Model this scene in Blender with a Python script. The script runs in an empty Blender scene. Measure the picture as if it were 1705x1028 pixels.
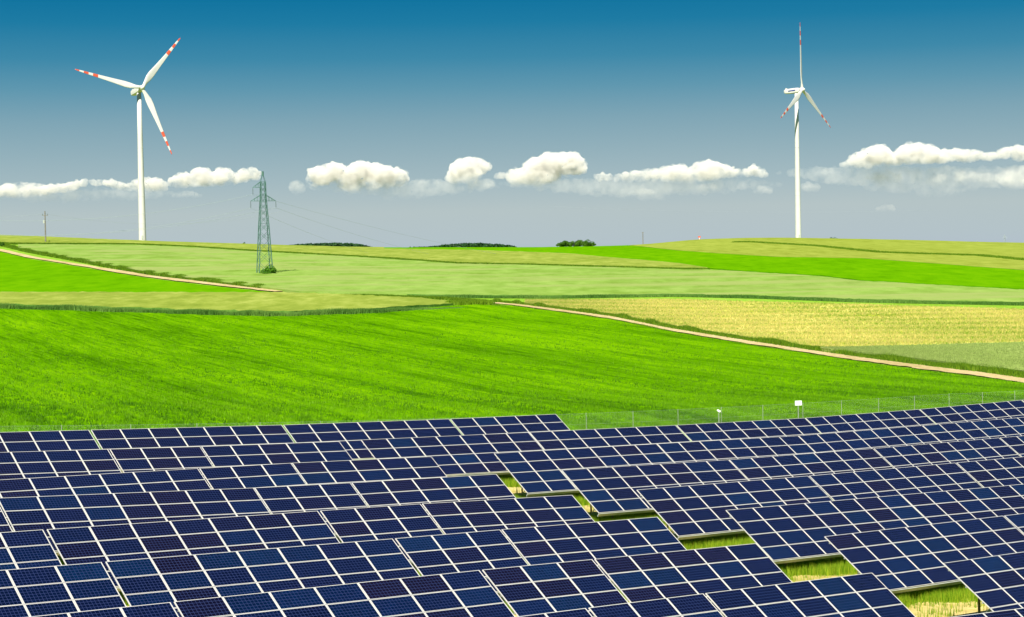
import bpy, math, random
import numpy as np
from mathutils import Matrix, Vector
random.seed(7); rng = np.random.default_rng(7)
scene = bpy.context.scene
COL = scene.collection

# ------------------------------------------------------------------ camera, sky, sun
F = 3027.6085                       # focal length in pixels of a 1705 px wide picture
PITCH, ROLL = 0.03102408, -0.01745325
AZ, TILT = 0.66889372, 0.57382339   # heading of the panel rows, tilt of the panels
CX, CY = 852.5, 514.0
cp, sp, cr, sr = math.cos(PITCH), math.sin(PITCH), math.cos(ROLL), math.sin(ROLL)
FW = np.array([0, cp, -sp]); UP0 = np.array([0, sp, cp]); RT0 = np.array([1.0, 0, 0])
RT = cr*RT0 + sr*UP0; UP = -sr*RT0 + cr*UP0
cd = bpy.data.cameras.new('camera'); cam = bpy.data.objects.new('camera', cd); COL.objects.link(cam)
cd.sensor_fit = 'HORIZONTAL'; cd.sensor_width = 36; cd.lens = F/1705*36
cd.clip_start = 0.5; cd.clip_end = 40000
cam.matrix_world = Matrix([[RT[0], UP[0], -FW[0], 0], [RT[1], UP[1], -FW[1], 0], [RT[2], UP[2], -FW[2], 0], [0, 0, 0, 1]])
scene.camera = cam

SUN_AZ = math.atan2(-0.22, -0.97)   # compass-like: angle from +Y towards +X of the direction to the sun
SUN_EL = math.radians(47)
to_sun = Vector((math.sin(SUN_AZ)*math.cos(SUN_EL), math.cos(SUN_AZ)*math.cos(SUN_EL), math.sin(SUN_EL)))
w = bpy.data.worlds.new('World'); scene.world = w; w.use_nodes = True
nt = w.node_tree; nt.nodes.clear()
wo = nt.nodes.new('ShaderNodeOutputWorld'); bg = nt.nodes.new('ShaderNodeBackground'); nt.links.new(bg.outputs[0], wo.inputs[0])
sky = nt.nodes.new('ShaderNodeTexSky'); sky.sky_type = 'NISHITA'; sky.sun_disc = False
sky.sun_elevation = SUN_EL; sky.sun_rotation = SUN_AZ; sky.altitude = 100
tc = nt.nodes.new('ShaderNodeTexCoord'); sx = nt.nodes.new('ShaderNodeSeparateXYZ'); nt.links.new(tc.outputs['Generated'], sx.inputs[0])
ramp = nt.nodes.new('ShaderNodeValToRGB'); mr = nt.nodes.new('ShaderNodeMapRange')
mr.inputs['From Min'].default_value = -0.02; mr.inputs['From Max'].default_value = 0.38
nt.links.new(sx.outputs['Z'], mr.inputs['Value']); nt.links.new(mr.outputs[0], ramp.inputs[0])
def lin(c): return tuple(((v/255)/12.92 if v <= 10.3 else ((v/255+.055)/1.055)**2.4) for v in c)
EXPO = 1.15
SKY = [(-.02, (176,190,202)), (.0, (180,194,204)), (.007, (181,196,202)), (.023, (182,197,199)), (.040, (164,187,194)), (.056, (147,177,188)), (.073, (127,166,182)), (.09, (95,152,176)), (.106, (60,137,170)), (.125, (25,123,164)), (.14, (2,114,159)), (.20, (0,98,146)), (.38, (0,84,132))]
el = ramp.color_ramp.elements
for k, (z, c) in enumerate(SKY):
    p = (z+.02)/.40
    e = el[k] if k < 2 else el.new(min(p, 1.0))
    e.position = min(p, 1.0); e.color = (*lin(c), 1)
mix = nt.nodes.new('ShaderNodeMix'); mix.data_type = 'RGBA'; mix.inputs[0].default_value = 0.0
# the clear-sky model adds a little of its own brightness change across the sky
sca = nt.nodes.new('ShaderNodeVectorMath'); sca.operation = 'SCALE'; sca.inputs['Scale'].default_value = 0.05
nt.links.new(sky.outputs[0], sca.inputs[0])
mix.inputs[0].default_value = 0.02
nt.links.new(ramp.outputs[0], mix.inputs[6]); nt.links.new(sca.outputs[0], mix.inputs[7])
nt.links.new(mix.outputs[2], bg.inputs[0]); bg.inputs[1].default_value = 2**-EXPO*1.0

sd = bpy.data.lights.new('sun', 'SUN'); so = bpy.data.objects.new('sun', sd); COL.objects.link(so)
sd.energy = 4.2; sd.angle = math.radians(0.5); sd.color = (1.0, .945, .85)
so.rotation_euler = to_sun.to_track_quat('Z', 'Y').to_euler(); so.location = (-60, -80, 120)
vs = scene.view_settings; vs.view_transform = 'Standard'; vs.look = 'None'; vs.exposure = EXPO; vs.gamma = 1; vs.use_curve_mapping = False
scene.render.engine = 'CYCLES'
scene.cycles.max_bounces = 6; scene.cycles.transparent_max_bounces = 24; scene.cycles.volume_bounces = 3

# ------------------------------------------------------------------ helpers
def ray(x, y):
    x = np.asarray(x, float); y = np.asarray(y, float)
    return (FW + np.multiply.outer((x-CX)/F, RT) - np.multiply.outer((y-CY)/F, UP))
def link(o, parent=None):
    COL.objects.link(o)
    if parent: o.parent = parent
    return o
def tag(o, label=None, cat=None, group=None, kind=None):
    if label: o['label'] = label
    if cat: o['category'] = cat
    if group: o['group'] = group
    if kind: o['kind'] = kind
    return o
def empty(name, loc, label, cat, group=None):
    o = bpy.data.objects.new(name, None); o.empty_display_size = .5; link(o); o.location = loc
    return tag(o, label, cat, group)
def mesh_obj(name, V, faces, mats, parent=None, midx=None, smooth=False):
    me = bpy.data.meshes.new(name)
    me.from_pydata([tuple(v) for v in V], [], faces)
    for m in (mats if isinstance(mats, (list, tuple)) else [mats]): me.materials.append(m)
    if midx is not None: me.polygons.foreach_set('material_index', midx)
    if smooth: me.polygons.foreach_set('use_smooth', [True]*len(me.polygons))
    me.update()
    o = bpy.data.objects.new(name, me)
    return link(o, parent)
def big_mesh(name, V, Fc, mat, parent=None, smooth=False, col=None):
    """V (n,3), Fc (m,k) numpy; fast"""
    me = bpy.data.meshes.new(name); k = Fc.shape[1]; m = len(Fc)
    me.vertices.add(len(V)); me.vertices.foreach_set('co', np.asarray(V, np.float32).ravel())
    me.loops.add(m*k); me.loops.foreach_set('vertex_index', Fc.astype(np.int32).ravel())
    me.polygons.add(m); me.polygons.foreach_set('loop_start', np.arange(0, m*k, k, dtype=np.int32)); me.polygons.foreach_set('loop_total', np.full(m, k, np.int32))
    if smooth: me.polygons.foreach_set('use_smooth', np.ones(m, bool))
    if col is not None:
        a = me.attributes.new('tint', 'FLOAT', 'POINT'); a.data.foreach_set('value', np.asarray(col, np.float32))
    me.materials.append(mat); me.update(calc_edges=True); me.validate()
    o = bpy.data.objects.new(name, me)
    return link(o, parent)
class MB:
    def __init__(s): s.v = []; s.f = []; s.m = []
    def box(s, c, d, mi=0, R=None):
        b = len(s.v)
        for i in (-1, 1):
            for j in (-1, 1):
                for k in (-1, 1):
                    p = Vector((i*d[0]/2, j*d[1]/2, k*d[2]/2))
                    if R: p = R @ p
                    s.v.append((c[0]+p[0], c[1]+p[1], c[2]+p[2]))
        for f in ((0,1,3,2), (4,6,7,5), (0,4,5,1), (2,3,7,6), (0,2,6,4), (1,5,7,3)):
            s.f.append(tuple(b+i for i in f)); s.m.append(mi)
    def bar(s, a, b, t, t2=None, mi=0):
        a = Vector(a); b = Vector(b); d = b-a
        R = d.to_track_quat('Z', 'Y').to_matrix()
        s.box((a+b)/2, (t, t2 or t, d.length), mi, R)
    def tube(s, pts, rad, n=8, mi=0, cap=True):
        base = len(s.v); P = [Vector(p) for p in pts]; N = len(P)
        for i, p in enumerate(P):
            d = (P[min(i+1, N-1)]-P[max(i-1, 0)]); q = d.to_track_quat('Z', 'Y').to_matrix()
            r = rad[i] if isinstance(rad, (list, tuple)) else rad
            for k in range(n):
                a = 2*math.pi*k/n; c = q @ Vector((math.cos(a)*r, math.sin(a)*r, 0)); s.v.append(tuple(p+c))
        for i in range(N-1):
            for k in range(n):
                a = base+i*n+k; b = base+i*n+(k+1) % n
                s.f.append((a, b, b+n, a+n)); s.m.append(mi)
        if cap:
            s.f.append(tuple(base+k for k in reversed(range(n)))); s.m.append(mi)
            s.f.append(tuple(base+(N-1)*n+k for k in range(n))); s.m.append(mi)
    def build(s, name, mats, parent=None, smooth=False):
        return mesh_obj(name, s.v, s.f, mats, parent, s.m, smooth)

# ------------------------------------------------------------------ materials
def new_mat(name):
    m = bpy.data.materials.new(name); m.use_nodes = True
    b = m.node_tree.nodes['Principled BSDF']; return m, m.node_tree, b
def N(t, ty, **k):
    n = t.nodes.new(ty)
    for a, v in k.items(): setattr(n, a, v)
    return n
def noise(t, vec, scale, detail=4, rough=.55):
    n = N(t, 'ShaderNodeTexNoise'); n.inputs['Scale'].default_value = scale; n.inputs['Detail'].default_value = detail; n.inputs['Roughness'].default_value = rough
    t.links.new(vec, n.inputs['Vector']); return n.outputs['Fac']
def mapping(t, vec, scale=(1, 1, 1), rot=0):
    if rot:
        r = N(t, 'ShaderNodeMapping'); r.inputs['Rotation'].default_value = (0, 0, rot); t.links.new(vec, r.inputs['Vector']); vec = r.outputs[0]
    n = N(t, 'ShaderNodeMapping'); n.inputs['Scale'].default_value = scale
    t.links.new(vec, n.inputs['Vector']); return n.outputs[0]
def cramp(t, fac, stops):
    n = N(t, 'ShaderNodeValToRGB'); e = n.color_ramp.elements
    for i, (p, c) in enumerate(stops):
        q = e[i] if i < 2 else e.new(p)
        q.position = p; q.color = (*c, 1) if not isinstance(c, (int, float)) else (c, c, c, 1)
    t.links.new(fac, n.inputs[0]); return n.outputs[0]
def mixc(t, fac, a, b, mode='MIX'):
    n = N(t, 'ShaderNodeMix', data_type='RGBA', blend_type=mode)
    for i, v in ((0, fac), (6, a), (7, b)):
        if isinstance(v, bpy.types.NodeSocket): t.links.new(v, n.inputs[i])
        elif i == 0: n.inputs[0].default_value = v
        else: n.inputs[i].default_value = (*v, 1)
    return n.outputs[2]
def math_(t, op, a, b=None, clamp=False):
    n = N(t, 'ShaderNodeMath', operation=op, use_clamp=clamp)
    for i, v in ((0, a), (1, b)):
        if v is None: continue
        if isinstance(v, bpy.types.NodeSocket): t.links.new(v, n.inputs[i])
        else: n.inputs[i].default_value = v
    return n.outputs[0]
def paint(name, col, rough=.5, metal=0, var=.12, scale=2.0, spec=.5):
    m, t, b = new_mat(name); g = N(t, 'ShaderNodeNewGeometry')
    f = noise(t, g.outputs['Position'], scale, 5)
    c = cramp(t, f, [(.3, tuple(v*(1-var) for v in col)), (.7, tuple(min(1, v*(1+var)) for v in col))])
    t.links.new(c, b.inputs['Base Color']); b.inputs['Roughness'].default_value = rough; b.inputs['Metallic'].default_value = metal
    b.inputs['Specular IOR Level'].default_value = spec
    return m
def field_mat(name, dark, mid, light, fine=(1.2, .2), big=.02, rot=0.0, contrast=1.0, bump=.4, spot=None, coarse=(.16, .05), spotmap=(.5, .12)):
    """crop canopy: broad patches, long drill streaks and fine tufts"""
    m, t, b = new_mat(name); g = N(t, 'ShaderNodeNewGeometry'); P = g.outputs['Position']
    f1 = noise(t, mapping(t, P, (fine[0], fine[1], .3), rot), 1.0, 6, .65)
    f2 = noise(t, mapping(t, P, (coarse[0], coarse[1], .1), rot), 1.0, 5, .6)
    f3 = noise(t, mapping(t, P, (1, .6, 1), rot), big, 4, .55)
    s = math_(t, 'ADD', math_(t, 'MULTIPLY', f1, .45), math_(t, 'ADD', math_(t, 'MULTIPLY', f2, .33), math_(t, 'MULTIPLY', f3, .22)))
    h = .13/contrast
    c = cramp(t, s, [(.5-h, dark), (.5, mid), (.5+h, light)])
    if spot:
        f4 = noise(t, mapping(t, P, (spotmap[0], spotmap[1], 1), -.1), 1.0, 4, .55)
        c = mixc(t, cramp(t, f4, [(.48, 0), (.62, 1)]), c, spot)
    t.links.new(c, b.inputs['Base Color']); b.inputs['Roughness'].default_value = .85; b.inputs['Specular IOR Level'].default_value = .0
    bp = N(t, 'ShaderNodeBump'); bp.inputs['Strength'].default_value = bump; bp.inputs['Distance'].default_value = .5
    t.links.new(f1, bp.inputs['Height']); t.links.new(bp.outputs[0], b.inputs['Normal'])
    return m
def blade_mat(name, c0, c1, trans=.35):
    m, t, b = new_mat(name); a = N(t, 'ShaderNodeAttribute', attribute_name='tint')
    c = mixc(t, a.outputs['Fac'], c0, c1)
    t.links.new(c, b.inputs['Base Color']); b.inputs['Roughness'].default_value = .6; b.inputs['Specular IOR Level'].default_value = .2
    tr = N(t, 'ShaderNodeBsdfTranslucent'); t.links.new(c, tr.inputs[0]); mx = N(t, 'ShaderNodeMixShader'); mx.inputs[0].default_value = trans
    t.links.new(b.outputs[0], mx.inputs[1]); t.links.new(tr.outputs[0], mx.inputs[2]); t.links.new(mx.outputs[0], t.nodes['Material Output'].inputs[0])
    return m

M_ground = field_mat('meadow_ground', (.14,.28,.015), (.20,.37,.03), (.25,.42,.05))
M_wheat = field_mat('young_wheat', (.038,.130,.0003), (.088,.245,.0005), (.145,.33,.0012), fine=(1.3, .07), rot=-.40, contrast=1.35, coarse=(.20, .016), big=.025)
M_barley = field_mat('green_barley', (.14,.235,.03), (.19,.305,.052), (.25,.36,.08), fine=(.12, .06), big=.012, contrast=1.1, spot=(.245, .31, .085), spotmap=(.010, .05))
M_bright = field_mat('bright_crop', (.058,.19,.0004), (.092,.265,.0008), (.13,.31,.0015), fine=(.2, .06), big=.012, contrast=.8)
M_rye = field_mat('pale_rye', (.15,.21,.025), (.215,.275,.04), (.31,.36,.075), fine=(.22, .08), big=.02, contrast=1.0)
M_hill = field_mat('olive_crop', (.16,.20,.018), (.225,.28,.038), (.29,.34,.055), fine=(.2, .05), big=.01, contrast=.8)
M_wedge = field_mat('blue_green_oats', (.16,.235,.045), (.225,.31,.07), (.285,.365,.10), fine=(.6, .12), big=.03)
M_stub = field_mat('stubble', (.26,.36,.02), (.54,.51,.11), (.66,.58,.20), fine=(.9, .22), big=.03, contrast=1.15, rot=1.2, spot=(.34, .39, .03), spotmap=(.018, .09))
M_track = field_mat('dirt_track', (.34,.27,.11), (.47,.37,.175), (.56,.46,.26), fine=(1.5, .4), big=.1)
M_verge = field_mat('verge_grass', (.055,.12,.002), (.09,.18,.003), (.14,.24,.006), fine=(1.2, .3), big=.05)
M_hay = field_mat('mown_hay', (.28, .27, .05), (.50, .395, .135), (.62, .50, .21), fine=(1.3, 1.1), big=.3)
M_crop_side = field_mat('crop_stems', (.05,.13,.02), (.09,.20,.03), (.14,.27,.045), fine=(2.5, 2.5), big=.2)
M_far = field_mat('far_plain', (.07, .11, .05), (.11, .15, .07), (.16, .18, .09), fine=(.01, .004), big=.001)
B_wheat = blade_mat('wheat_blades', (.042, .145, .0004), (.158, .355, .0015))
B_rye = blade_mat('rye_stalks', (.075, .19, .025), (.19, .34, .06))
B_verge = blade_mat('verge_blades', (.05, .14, .003), (.17, .29, .008))
B_oats = blade_mat('oat_blades', (.20, .29, .06), (.31, .39, .11))
B_straw = blade_mat('straw_blades', (.15, .30, .006), (.62, .54, .16))
B_tall = blade_mat('tall_grass_blades', (.10, .28, .002), (.42, .52, .03), .45)
B_leaf = blade_mat('leaves', (.014, .06, .004), (.06, .17, .008), .25)
B_grove = blade_mat('grove_leaves', (.03, .10, .006), (.10, .21, .012), .3)
B_leaf_far = blade_mat('far_leaves', (.010, .042, .010), (.022, .075, .014), .15)

M_alu = paint('module_frame', (.50, .49, .445), .45, 0, .06)
M_rail = paint('galvanised_steel', (.40, .43, .38), .5, .15, .15, 3)
M_post = paint('weathered_post', (.24, .17, .09), .8, 0, .3, 4)
M_white = paint('turbine_white', (.56, .555, .53), .4, 0, .04, .3)
M_red = paint('signal_red', (.56, .09, .04), .45, 0, .05)
M_blue = paint('stripe_blue', (.03, .05, .22), .4)
M_pylon = paint('pylon_green_paint', (.045, .125, .10), .6, 0, .2, 1)
M_wood = paint('pole_wood', (.17, .16, .13), .85, 0, .25, 2)
M_wire = paint('wire', (.30, .36, .36), .5, 0, .1)
M_ceramic = paint('insulator_glass', (.10, .14, .13), .2)
M_trunk = paint('bark', (.07, .055, .04), .9, 0, .3, 2)
M_sign = paint('sign_white', (.86, .86, .86), .5, 0, .02)
M_back = paint('sheet_back', (.46, .455, .43), .6, 0, .03)

def cell_mat():
    m, t, b = new_mat('solar_cells')
    uv = N(t, 'ShaderNodeUVMap'); s = N(t, 'ShaderNodeSeparateXYZ'); t.links.new(uv.outputs[0], s.inputs[0])
    oi = N(t, 'ShaderNodeObjectInfo')
    def line(v, width):     # 1 near integers
        fr = math_(t, 'FRACT', v); d = math_(t, 'ABSOLUTE', math_(t, 'SUBTRACT', fr, .5))
        return math_(t, 'GREATER_THAN', d, .5-width)
    gx = line(s.outputs[0], .062); gy = line(s.outputs[1], .066)
    bus = line(math_(t, 'ADD', math_(t, 'MULTIPLY', s.outputs[1], 3), .5), .030)
    # polycrystalline mottling and slight cell-to-cell differences
    fl = N(t, 'ShaderNodeVectorMath', operation='FLOOR'); t.links.new(uv.outputs[0], fl.inputs[0])
    ad = N(t, 'ShaderNodeVectorMath', operation='ADD'); t.links.new(fl.outputs[0], ad.inputs[0]); t.links.new(oi.outputs['Location'], ad.inputs[1])
    wn = N(t, 'ShaderNodeTexWhiteNoise', noise_dimensions='3D'); t.links.new(ad.outputs[0], wn.inputs['Vector'])
    k = math_(t, 'ADD', math_(t, 'MULTIPLY', wn.outputs['Value'], .35), .82)
    vm = N(t, 'ShaderNodeVectorMath', operation='SCALE'); t.links.new(oi.outputs['Color'], vm.inputs[0]); t.links.new(k, vm.inputs['Scale'])
    c = mixc(t, math_(t, 'MULTIPLY', bus, .18), vm.outputs[0], (.018, .028, .085))
    c = mixc(t, math_(t, 'MULTIPLY', math_(t, 'MAXIMUM', gx, gy), .8), c, (.026, .038, .112))
    t.links.new(c, b.inputs['Base Color'])
    b.inputs['Roughness'].default_value = .2; b.inputs['Specular IOR Level'].default_value = .08; b.inputs['IOR'].default_value = 1.3
    return m
M_cell = cell_mat()

# ------------------------------------------------------------------ terrain
KX4 = np.array([0, 600, 1210, 1705.])
KX = np.array([-300, 0, 200, 400, 600, 790, 940, 1060, 1165, 1270, 1400, 1550, 1705., 2000.]); NK = len(KX)
CREST = np.array([390, 395, 401.5, 408, 412.7, 413.3, 412, 409.5, 401, 398, 399.5, 402.5, 406.3, 412])
KT = np.arctan2(ray(KX, np.full(NK, 430.))[:, 0], ray(KX, np.full(NK, 430.))[:, 1])
KR = np.array([100, 170, 230, 300, 380, 450, 530, 620, 750, 900, 1050, 1250, 1600, 2500, 5000, 12000.])
KZ = np.array([
 [-12.6, -12.9, -13.3, -13.0, -11.7, -9.6, -7.2, -4.0, 1.8, 8.4, 14.0, 14.2, -4, -9, -12, -12],
 [-14.2, -14.7, -15.0, -14.8, -13.5, -11.6, -9.1, -6.0, -2.0, 1.6, 4.1, 3.2, -6, -9, -12, -12],
 [-16.0, -16.4, -16.9, -16.8, -15.4, -13.3, -10.7, -7.7, -3.9, 1.4, 5.6, 5.8, -6, -9, -12, -12],
 [-16.8, -17.0, -17.4, -17.2, -15.9, -13.9, -11.3, -8.5, -5.5, -2.8, -0.6, -1.0, -7, -9, -12, -12]])
_hor = 420.0+(CX-KX)*math.tan(-ROLL)
_z4 = KZ; KZ = np.stack([np.interp(KX, KX4, _z4[:, k]) for k in range(_z4.shape[1])], 1)
_cz = (_hor-CREST)/F*1050
_dev = _cz-KZ[:, 10]
for _k, _w in ((7, .05), (8, .25), (9, .6), (10, 1.0), (11, 1.0)): KZ[:, _k] += _dev*_w
def hermite(xk, yk, x):
    """monotone-ish cubic through the knots; yk (..., n) evaluated along the last axis for 1-D x"""
    d = np.diff(yk)/np.diff(xk); m = np.empty_like(yk); m[..., 0] = d[..., 0]; m[..., -1] = d[..., -1]
    m[..., 1:-1] = (d[..., 1:]+d[..., :-1])/2
    sgn = np.where(d[..., 1:]*d[..., :-1] > 0, 1, .25); m[..., 1:-1] *= sgn
    x = np.clip(x, xk[0], xk[-1]); i = np.clip(np.searchsorted(xk, x)-1, 0, len(xk)-2)
    hh = xk[i+1]-xk[i]; t = (x-xk[i])/hh
    return (yk[..., i]*(2*t**3-3*t**2+1) + m[..., i]*hh*(t**3-2*t**2+t) + yk[..., i+1]*(-2*t**3+3*t**2) + m[..., i+1]*hh*(t**3-t**2))
Hd = np.array([math.sin(AZ), -math.cos(AZ)]); Ud = np.array([math.cos(AZ), math.sin(AZ)])
def ground(X, Y):
    X = np.asarray(X, float); Y = np.asarray(Y, float); sh = np.broadcast(X, Y).shape
    X = np.broadcast_to(X, sh).ravel(); Y = np.broadcast_to(Y, sh).ravel()
    r = np.hypot(X, Y); th = np.arctan2(X, Y)
    cols = hermite(KR, KZ, r)                      # (4, n)
    thc = np.clip(th, KT[0], KT[-1]); i = np.clip(np.searchsorted(KT, thc)-1, 0, NK-2); t = (thc-KT[i])/(KT[i+1]-KT[i]); n = np.arange(len(r))
    def dm(k):
        k0 = np.maximum(k-1, 0); k1 = np.minimum(k+1, NK-1); return (cols[k1, n]-cols[k0, n])/(KT[k1]-KT[k0])
    hh = KT[i+1]-KT[i]
    zf = cols[i, n]*(2*t**3-3*t**2+1)+dm(i)*hh*(t**3-2*t**2+t)+cols[i+1, n]*(-2*t**3+3*t**2)+dm(i+1)*hh*(t**3-t**2)
    x = np.clip(X, -40, 55)/100; y = np.clip(Y, 50, 175)/100
    zp = -12.445-5.366*x-2.111*y+3.455*x*x-.977*x*y+1.681*y*y-3.0
    c = -(X*Hd[0]+Y*Hd[1]); s = np.clip((c-107)/50, 0, 1); s = s*s*(3-2*s); s = np.where(Y < 0, 0, s)
    und = .10*np.sin(X*.05+Y*.021)*np.clip((r-190)/200, 0, 1)
    return (zp*(1-s)+zf*s+und).reshape(sh)
RS = np.concatenate([np.arange(60, 700, 1.0), np.arange(700, 1600, 2.0)])
def pix_to_ground(x, y, h=0.0, rmax=1180.0):
    """first point where the sight line through photo pixel (x, y) meets the surface h above the ground"""
    x = np.atleast_1d(np.asarray(x, float)); y = np.atleast_1d(np.asarray(y, float)); out = np.empty((len(x), 3))
    for k in range(len(x)):
        d = ray(x[k], y[k]); d = d/np.hypot(d[0], d[1])
        g = ground(d[0]*RS, d[1]*RS)+(h[k] if np.ndim(h) else h) - d[2]*RS
        i = np.argmax(g > 0)
        if not (g > 0).any() or RS[i] > rmax: r = rmax
        elif i == 0: r = RS[0]
        else: r = RS[i-1]+(RS[i]-RS[i-1])*(-g[i-1])/(g[i]-g[i-1])
        out[k] = (d[0]*r, d[1]*r, float(ground(d[0]*r, d[1]*r)))
    return out
def on_ray(x, r, h=0.0):
    d = ray(x, 430.0); d = d/np.hypot(d[0], d[1]); X, Y = d[0]*r, d[1]*r
    return np.array([X, Y, float(ground(X, Y))+h])

# one sheet to the horizon, finer where it is seen
ths = np.concatenate([np.linspace(-180, -24, 40)[:-1], np.linspace(-24, 24, 150), np.linspace(24, 180, 40)[1:]])
rs = np.concatenate([np.linspace(4, 60, 10)[:-1], np.linspace(60, 700, 120)[:-1], np.linspace(700, 1700, 80)[:-1], np.geomspace(1700, 20000, 24)])
TT, RR = np.meshgrid(np.radians(ths), rs, indexing='ij'); gx_, gy_ = RR*np.sin(TT), RR*np.cos(TT)
V = np.stack([gx_, gy_, ground(gx_, gy_)-.05], -1).reshape(-1, 3); nr_ = len(rs)
ii, jj = np.meshgrid(np.arange(len(ths)-1), np.arange(nr_-1), indexing='ij'); a = (ii*nr_+jj).ravel()
_go = big_mesh('ground', V, np.stack([a, a+1, a+1+nr_, a+nr_], 1), M_ground, smooth=True); _go.data.materials.append(M_far)
_go.data.polygons.foreach_set('material_index', (rs[jj.ravel()] > 1240).astype(np.int32))
tag(_go, 'grassy ground running from under the panels to the horizon', kind='structure')

# ------------------------------------------------------------------ fields: raised crop canopies draped on the terrain
def interp(pts, x): return np.interp(x, [p[0] for p in pts], [p[1] for p in pts])
def to_polar(p): return np.arctan2(p[:, 0], p[:, 1]), np.hypot(p[:, 0], p[:, 1])
FIELD = {}
def field(name, mat, xs, top, bot, h, rows=40, label=None, crest=1180, side=None, botc=None, rough=.06):
    """top / bot: photo curves of the canopy; a number instead means that distance in metres"""
    xs = np.asarray(xs, float)
    if callable(h): h = h(xs)
    def edge(cv):
        if isinstance(cv, (int, float)):
            d = ray(xs, np.full(len(xs), 430.)); return np.arctan2(d[:, 0], d[:, 1]), np.full(len(xs), float(cv))
        if callable(cv): return cv(xs)
        return to_polar(pix_to_ground(xs, interp(cv, xs), h))
    t0, r0 = edge(bot); t1, r1 = edge(top); r1 = np.maximum(r1, r0+.15)
    k = np.linspace(0, 1, rows)[None, :]
    rr = r0[:, None]*(1-k)+r1[:, None]*k; tt = t0[:, None]*(1-k)+t1[:, None]*k
    X, Y = rr*np.sin(tt), rr*np.cos(tt)
    hc = np.broadcast_to(np.asarray(h, float).reshape(-1, 1) if np.ndim(h) else np.float64(h), X.shape)
    Z = ground(X, Y)+hc + rough*rng.standard_normal(X.shape)*np.minimum(hc, 1)
    n, m = X.shape; V = np.stack([X, Y, Z], -1).reshape(-1, 3)
    ii, jj = np.meshgrid(np.arange(n-1), np.arange(m-1), indexing='ij'); a = (ii*m+jj).ravel()
    Fq = np.stack([a, a+m, a+m+1, a+1], 1)
    # skirt
    ring = [i*m for i in range(n)]+[(n-1)*m+j for j in range(1, m)]+[i*m+m-1 for i in range(n-2, -1, -1)]+[j for j in range(m-2, 0, -1)]
    hi = V[ring].copy(); low = V[ring].copy(); low[:, 2] = ground(low[:, 0], low[:, 1])-.3
    b = len(V); L = len(ring); V2 = np.concatenate([V, hi, low]); q = np.arange(L); q2 = (q+1) % L
    Fs = np.stack([b+q, b+L+q, b+L+q2, b+q2], 1)
    o = big_mesh(name, V2, np.concatenate([Fq, Fs]), mat, smooth=True)
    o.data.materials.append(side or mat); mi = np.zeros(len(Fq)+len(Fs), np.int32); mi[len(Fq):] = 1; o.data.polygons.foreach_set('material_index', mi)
    tag(o, label, kind='structure'); FIELD[name] = (X, Y, h)
    return X, Y
strip_line = [(-400, 399), (0, 402.5), (18, 404), (225, 405), (317, 409), (423, 416), (598, 425.7), (660, 429.5), (761, 437), (894, 439.5), (1028, 443.5), (1128, 446.6), (1180, 447)]
f2_low = [(400, 412.5), (560, 413), (794, 417), (945, 422.5), (1028, 430), (1128, 438.5), (1176, 446), (1227, 450), (1363, 458), (1431, 466), (1533, 471.5), (1705, 481), (2100, 505)]
f2_top = [(1040, 408), (1060, 410), (1125, 417), (1193, 422), (1295, 428), (1431, 430), (1543, 438), (1705, 450), (2100, 475)]
wall1 = [(677, 490), (760, 491), (928, 492), (1125, 489), (1261, 492), (1431, 498), (1533, 500), (1705, 503), (2100, 508)]
track1 = [(-400, 330), (0, 417), (53, 429.6), (141, 443.6), (197, 453), (246, 461), (317, 469.7), (387, 477.8), (443, 483.8), (470, 486.3)]
track2 = [(811, 504), (861, 508), (945, 519), (1028, 530.5), (1125, 550.5), (1261, 572.6), (1380, 590.6), (1465, 603), (1584, 618.5), (1656, 627), (1705, 634), (2100, 690)]
rye_low = [(-400, 504), (0, 505.5), (188, 511), (399, 517.5), (469, 518), (587, 514.5), (727, 507), (778, 503.5)]
def off(cv, dy): return [(x, y+(dy(x) if callable(dy) else dy)) for x, y in cv]
# 1 far strip of rye on the left and centre, behind the grassy bank
field('rye_field', M_rye, np.linspace(-330, 640, 90), 1180, strip_line, .6, 30, 'pale rye strip along the left skyline, behind the grassy bank')
field('rye_field', M_rye, np.linspace(637, 1178, 60), off(f2_low, -.6), strip_line, .6, 14, 'pale narrow rye strip tapering to a point at the middle of the hill')
# 2 bright crop
field('bright_green_field', M_bright, np.linspace(500, 1045, 60), 1180, [(400, 412.3), (560, 412.5), (794, 416.6), (945, 422), (1028, 429.5), (1128, 438)], .4, 16, 'bright green crop touching the skyline at the centre')
field('bright_green_field', M_bright, np.linspace(1042, 2060, 110), f2_top, f2_low, .4, 22, 'bright green band of crop across the slope of the right hill')
# 3 olive hill
field('hill_field', M_hill, np.linspace(1044, 2060, 110), 1200, off(f2_top, -.4), .5, 34, 'olive green crop on the rounded hilltop under the right turbine')
# 4 barley slope
f_top = [(-400, 404), (0, 406.5), (225, 407.5), (317, 411.5), (423, 418.5), (598, 428), (660, 432), (761, 439), (894, 441.5), (1028, 445.5), (1128, 448.6), (1176, 449), (1227, 451.5), (1363, 459.5), (1431, 467.5), (1533, 473), (1705, 482.5), (2100, 506)]
field('barley_field', M_barley, np.linspace(30, 680, 110), f_top, [(0, 406.8), (60, 417), (141, 433), (246, 452.5), (317, 462.3), (443, 478.5), (500, 485.5), (560, 488.5), (690, 490)], .7, 50, 'light green barley slope around the lattice pylon')
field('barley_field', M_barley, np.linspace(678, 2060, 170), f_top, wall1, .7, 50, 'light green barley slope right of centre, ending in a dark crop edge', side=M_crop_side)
# 5 bright triangle left
field('bright_green_field', M_bright, np.linspace(-330, 455, 90), off(track1, 2.4), [(-400, 486.5), (455, 486.6)], .14, 36, 'bright green wedge of crop at the left between dirt track and rye')
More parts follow.
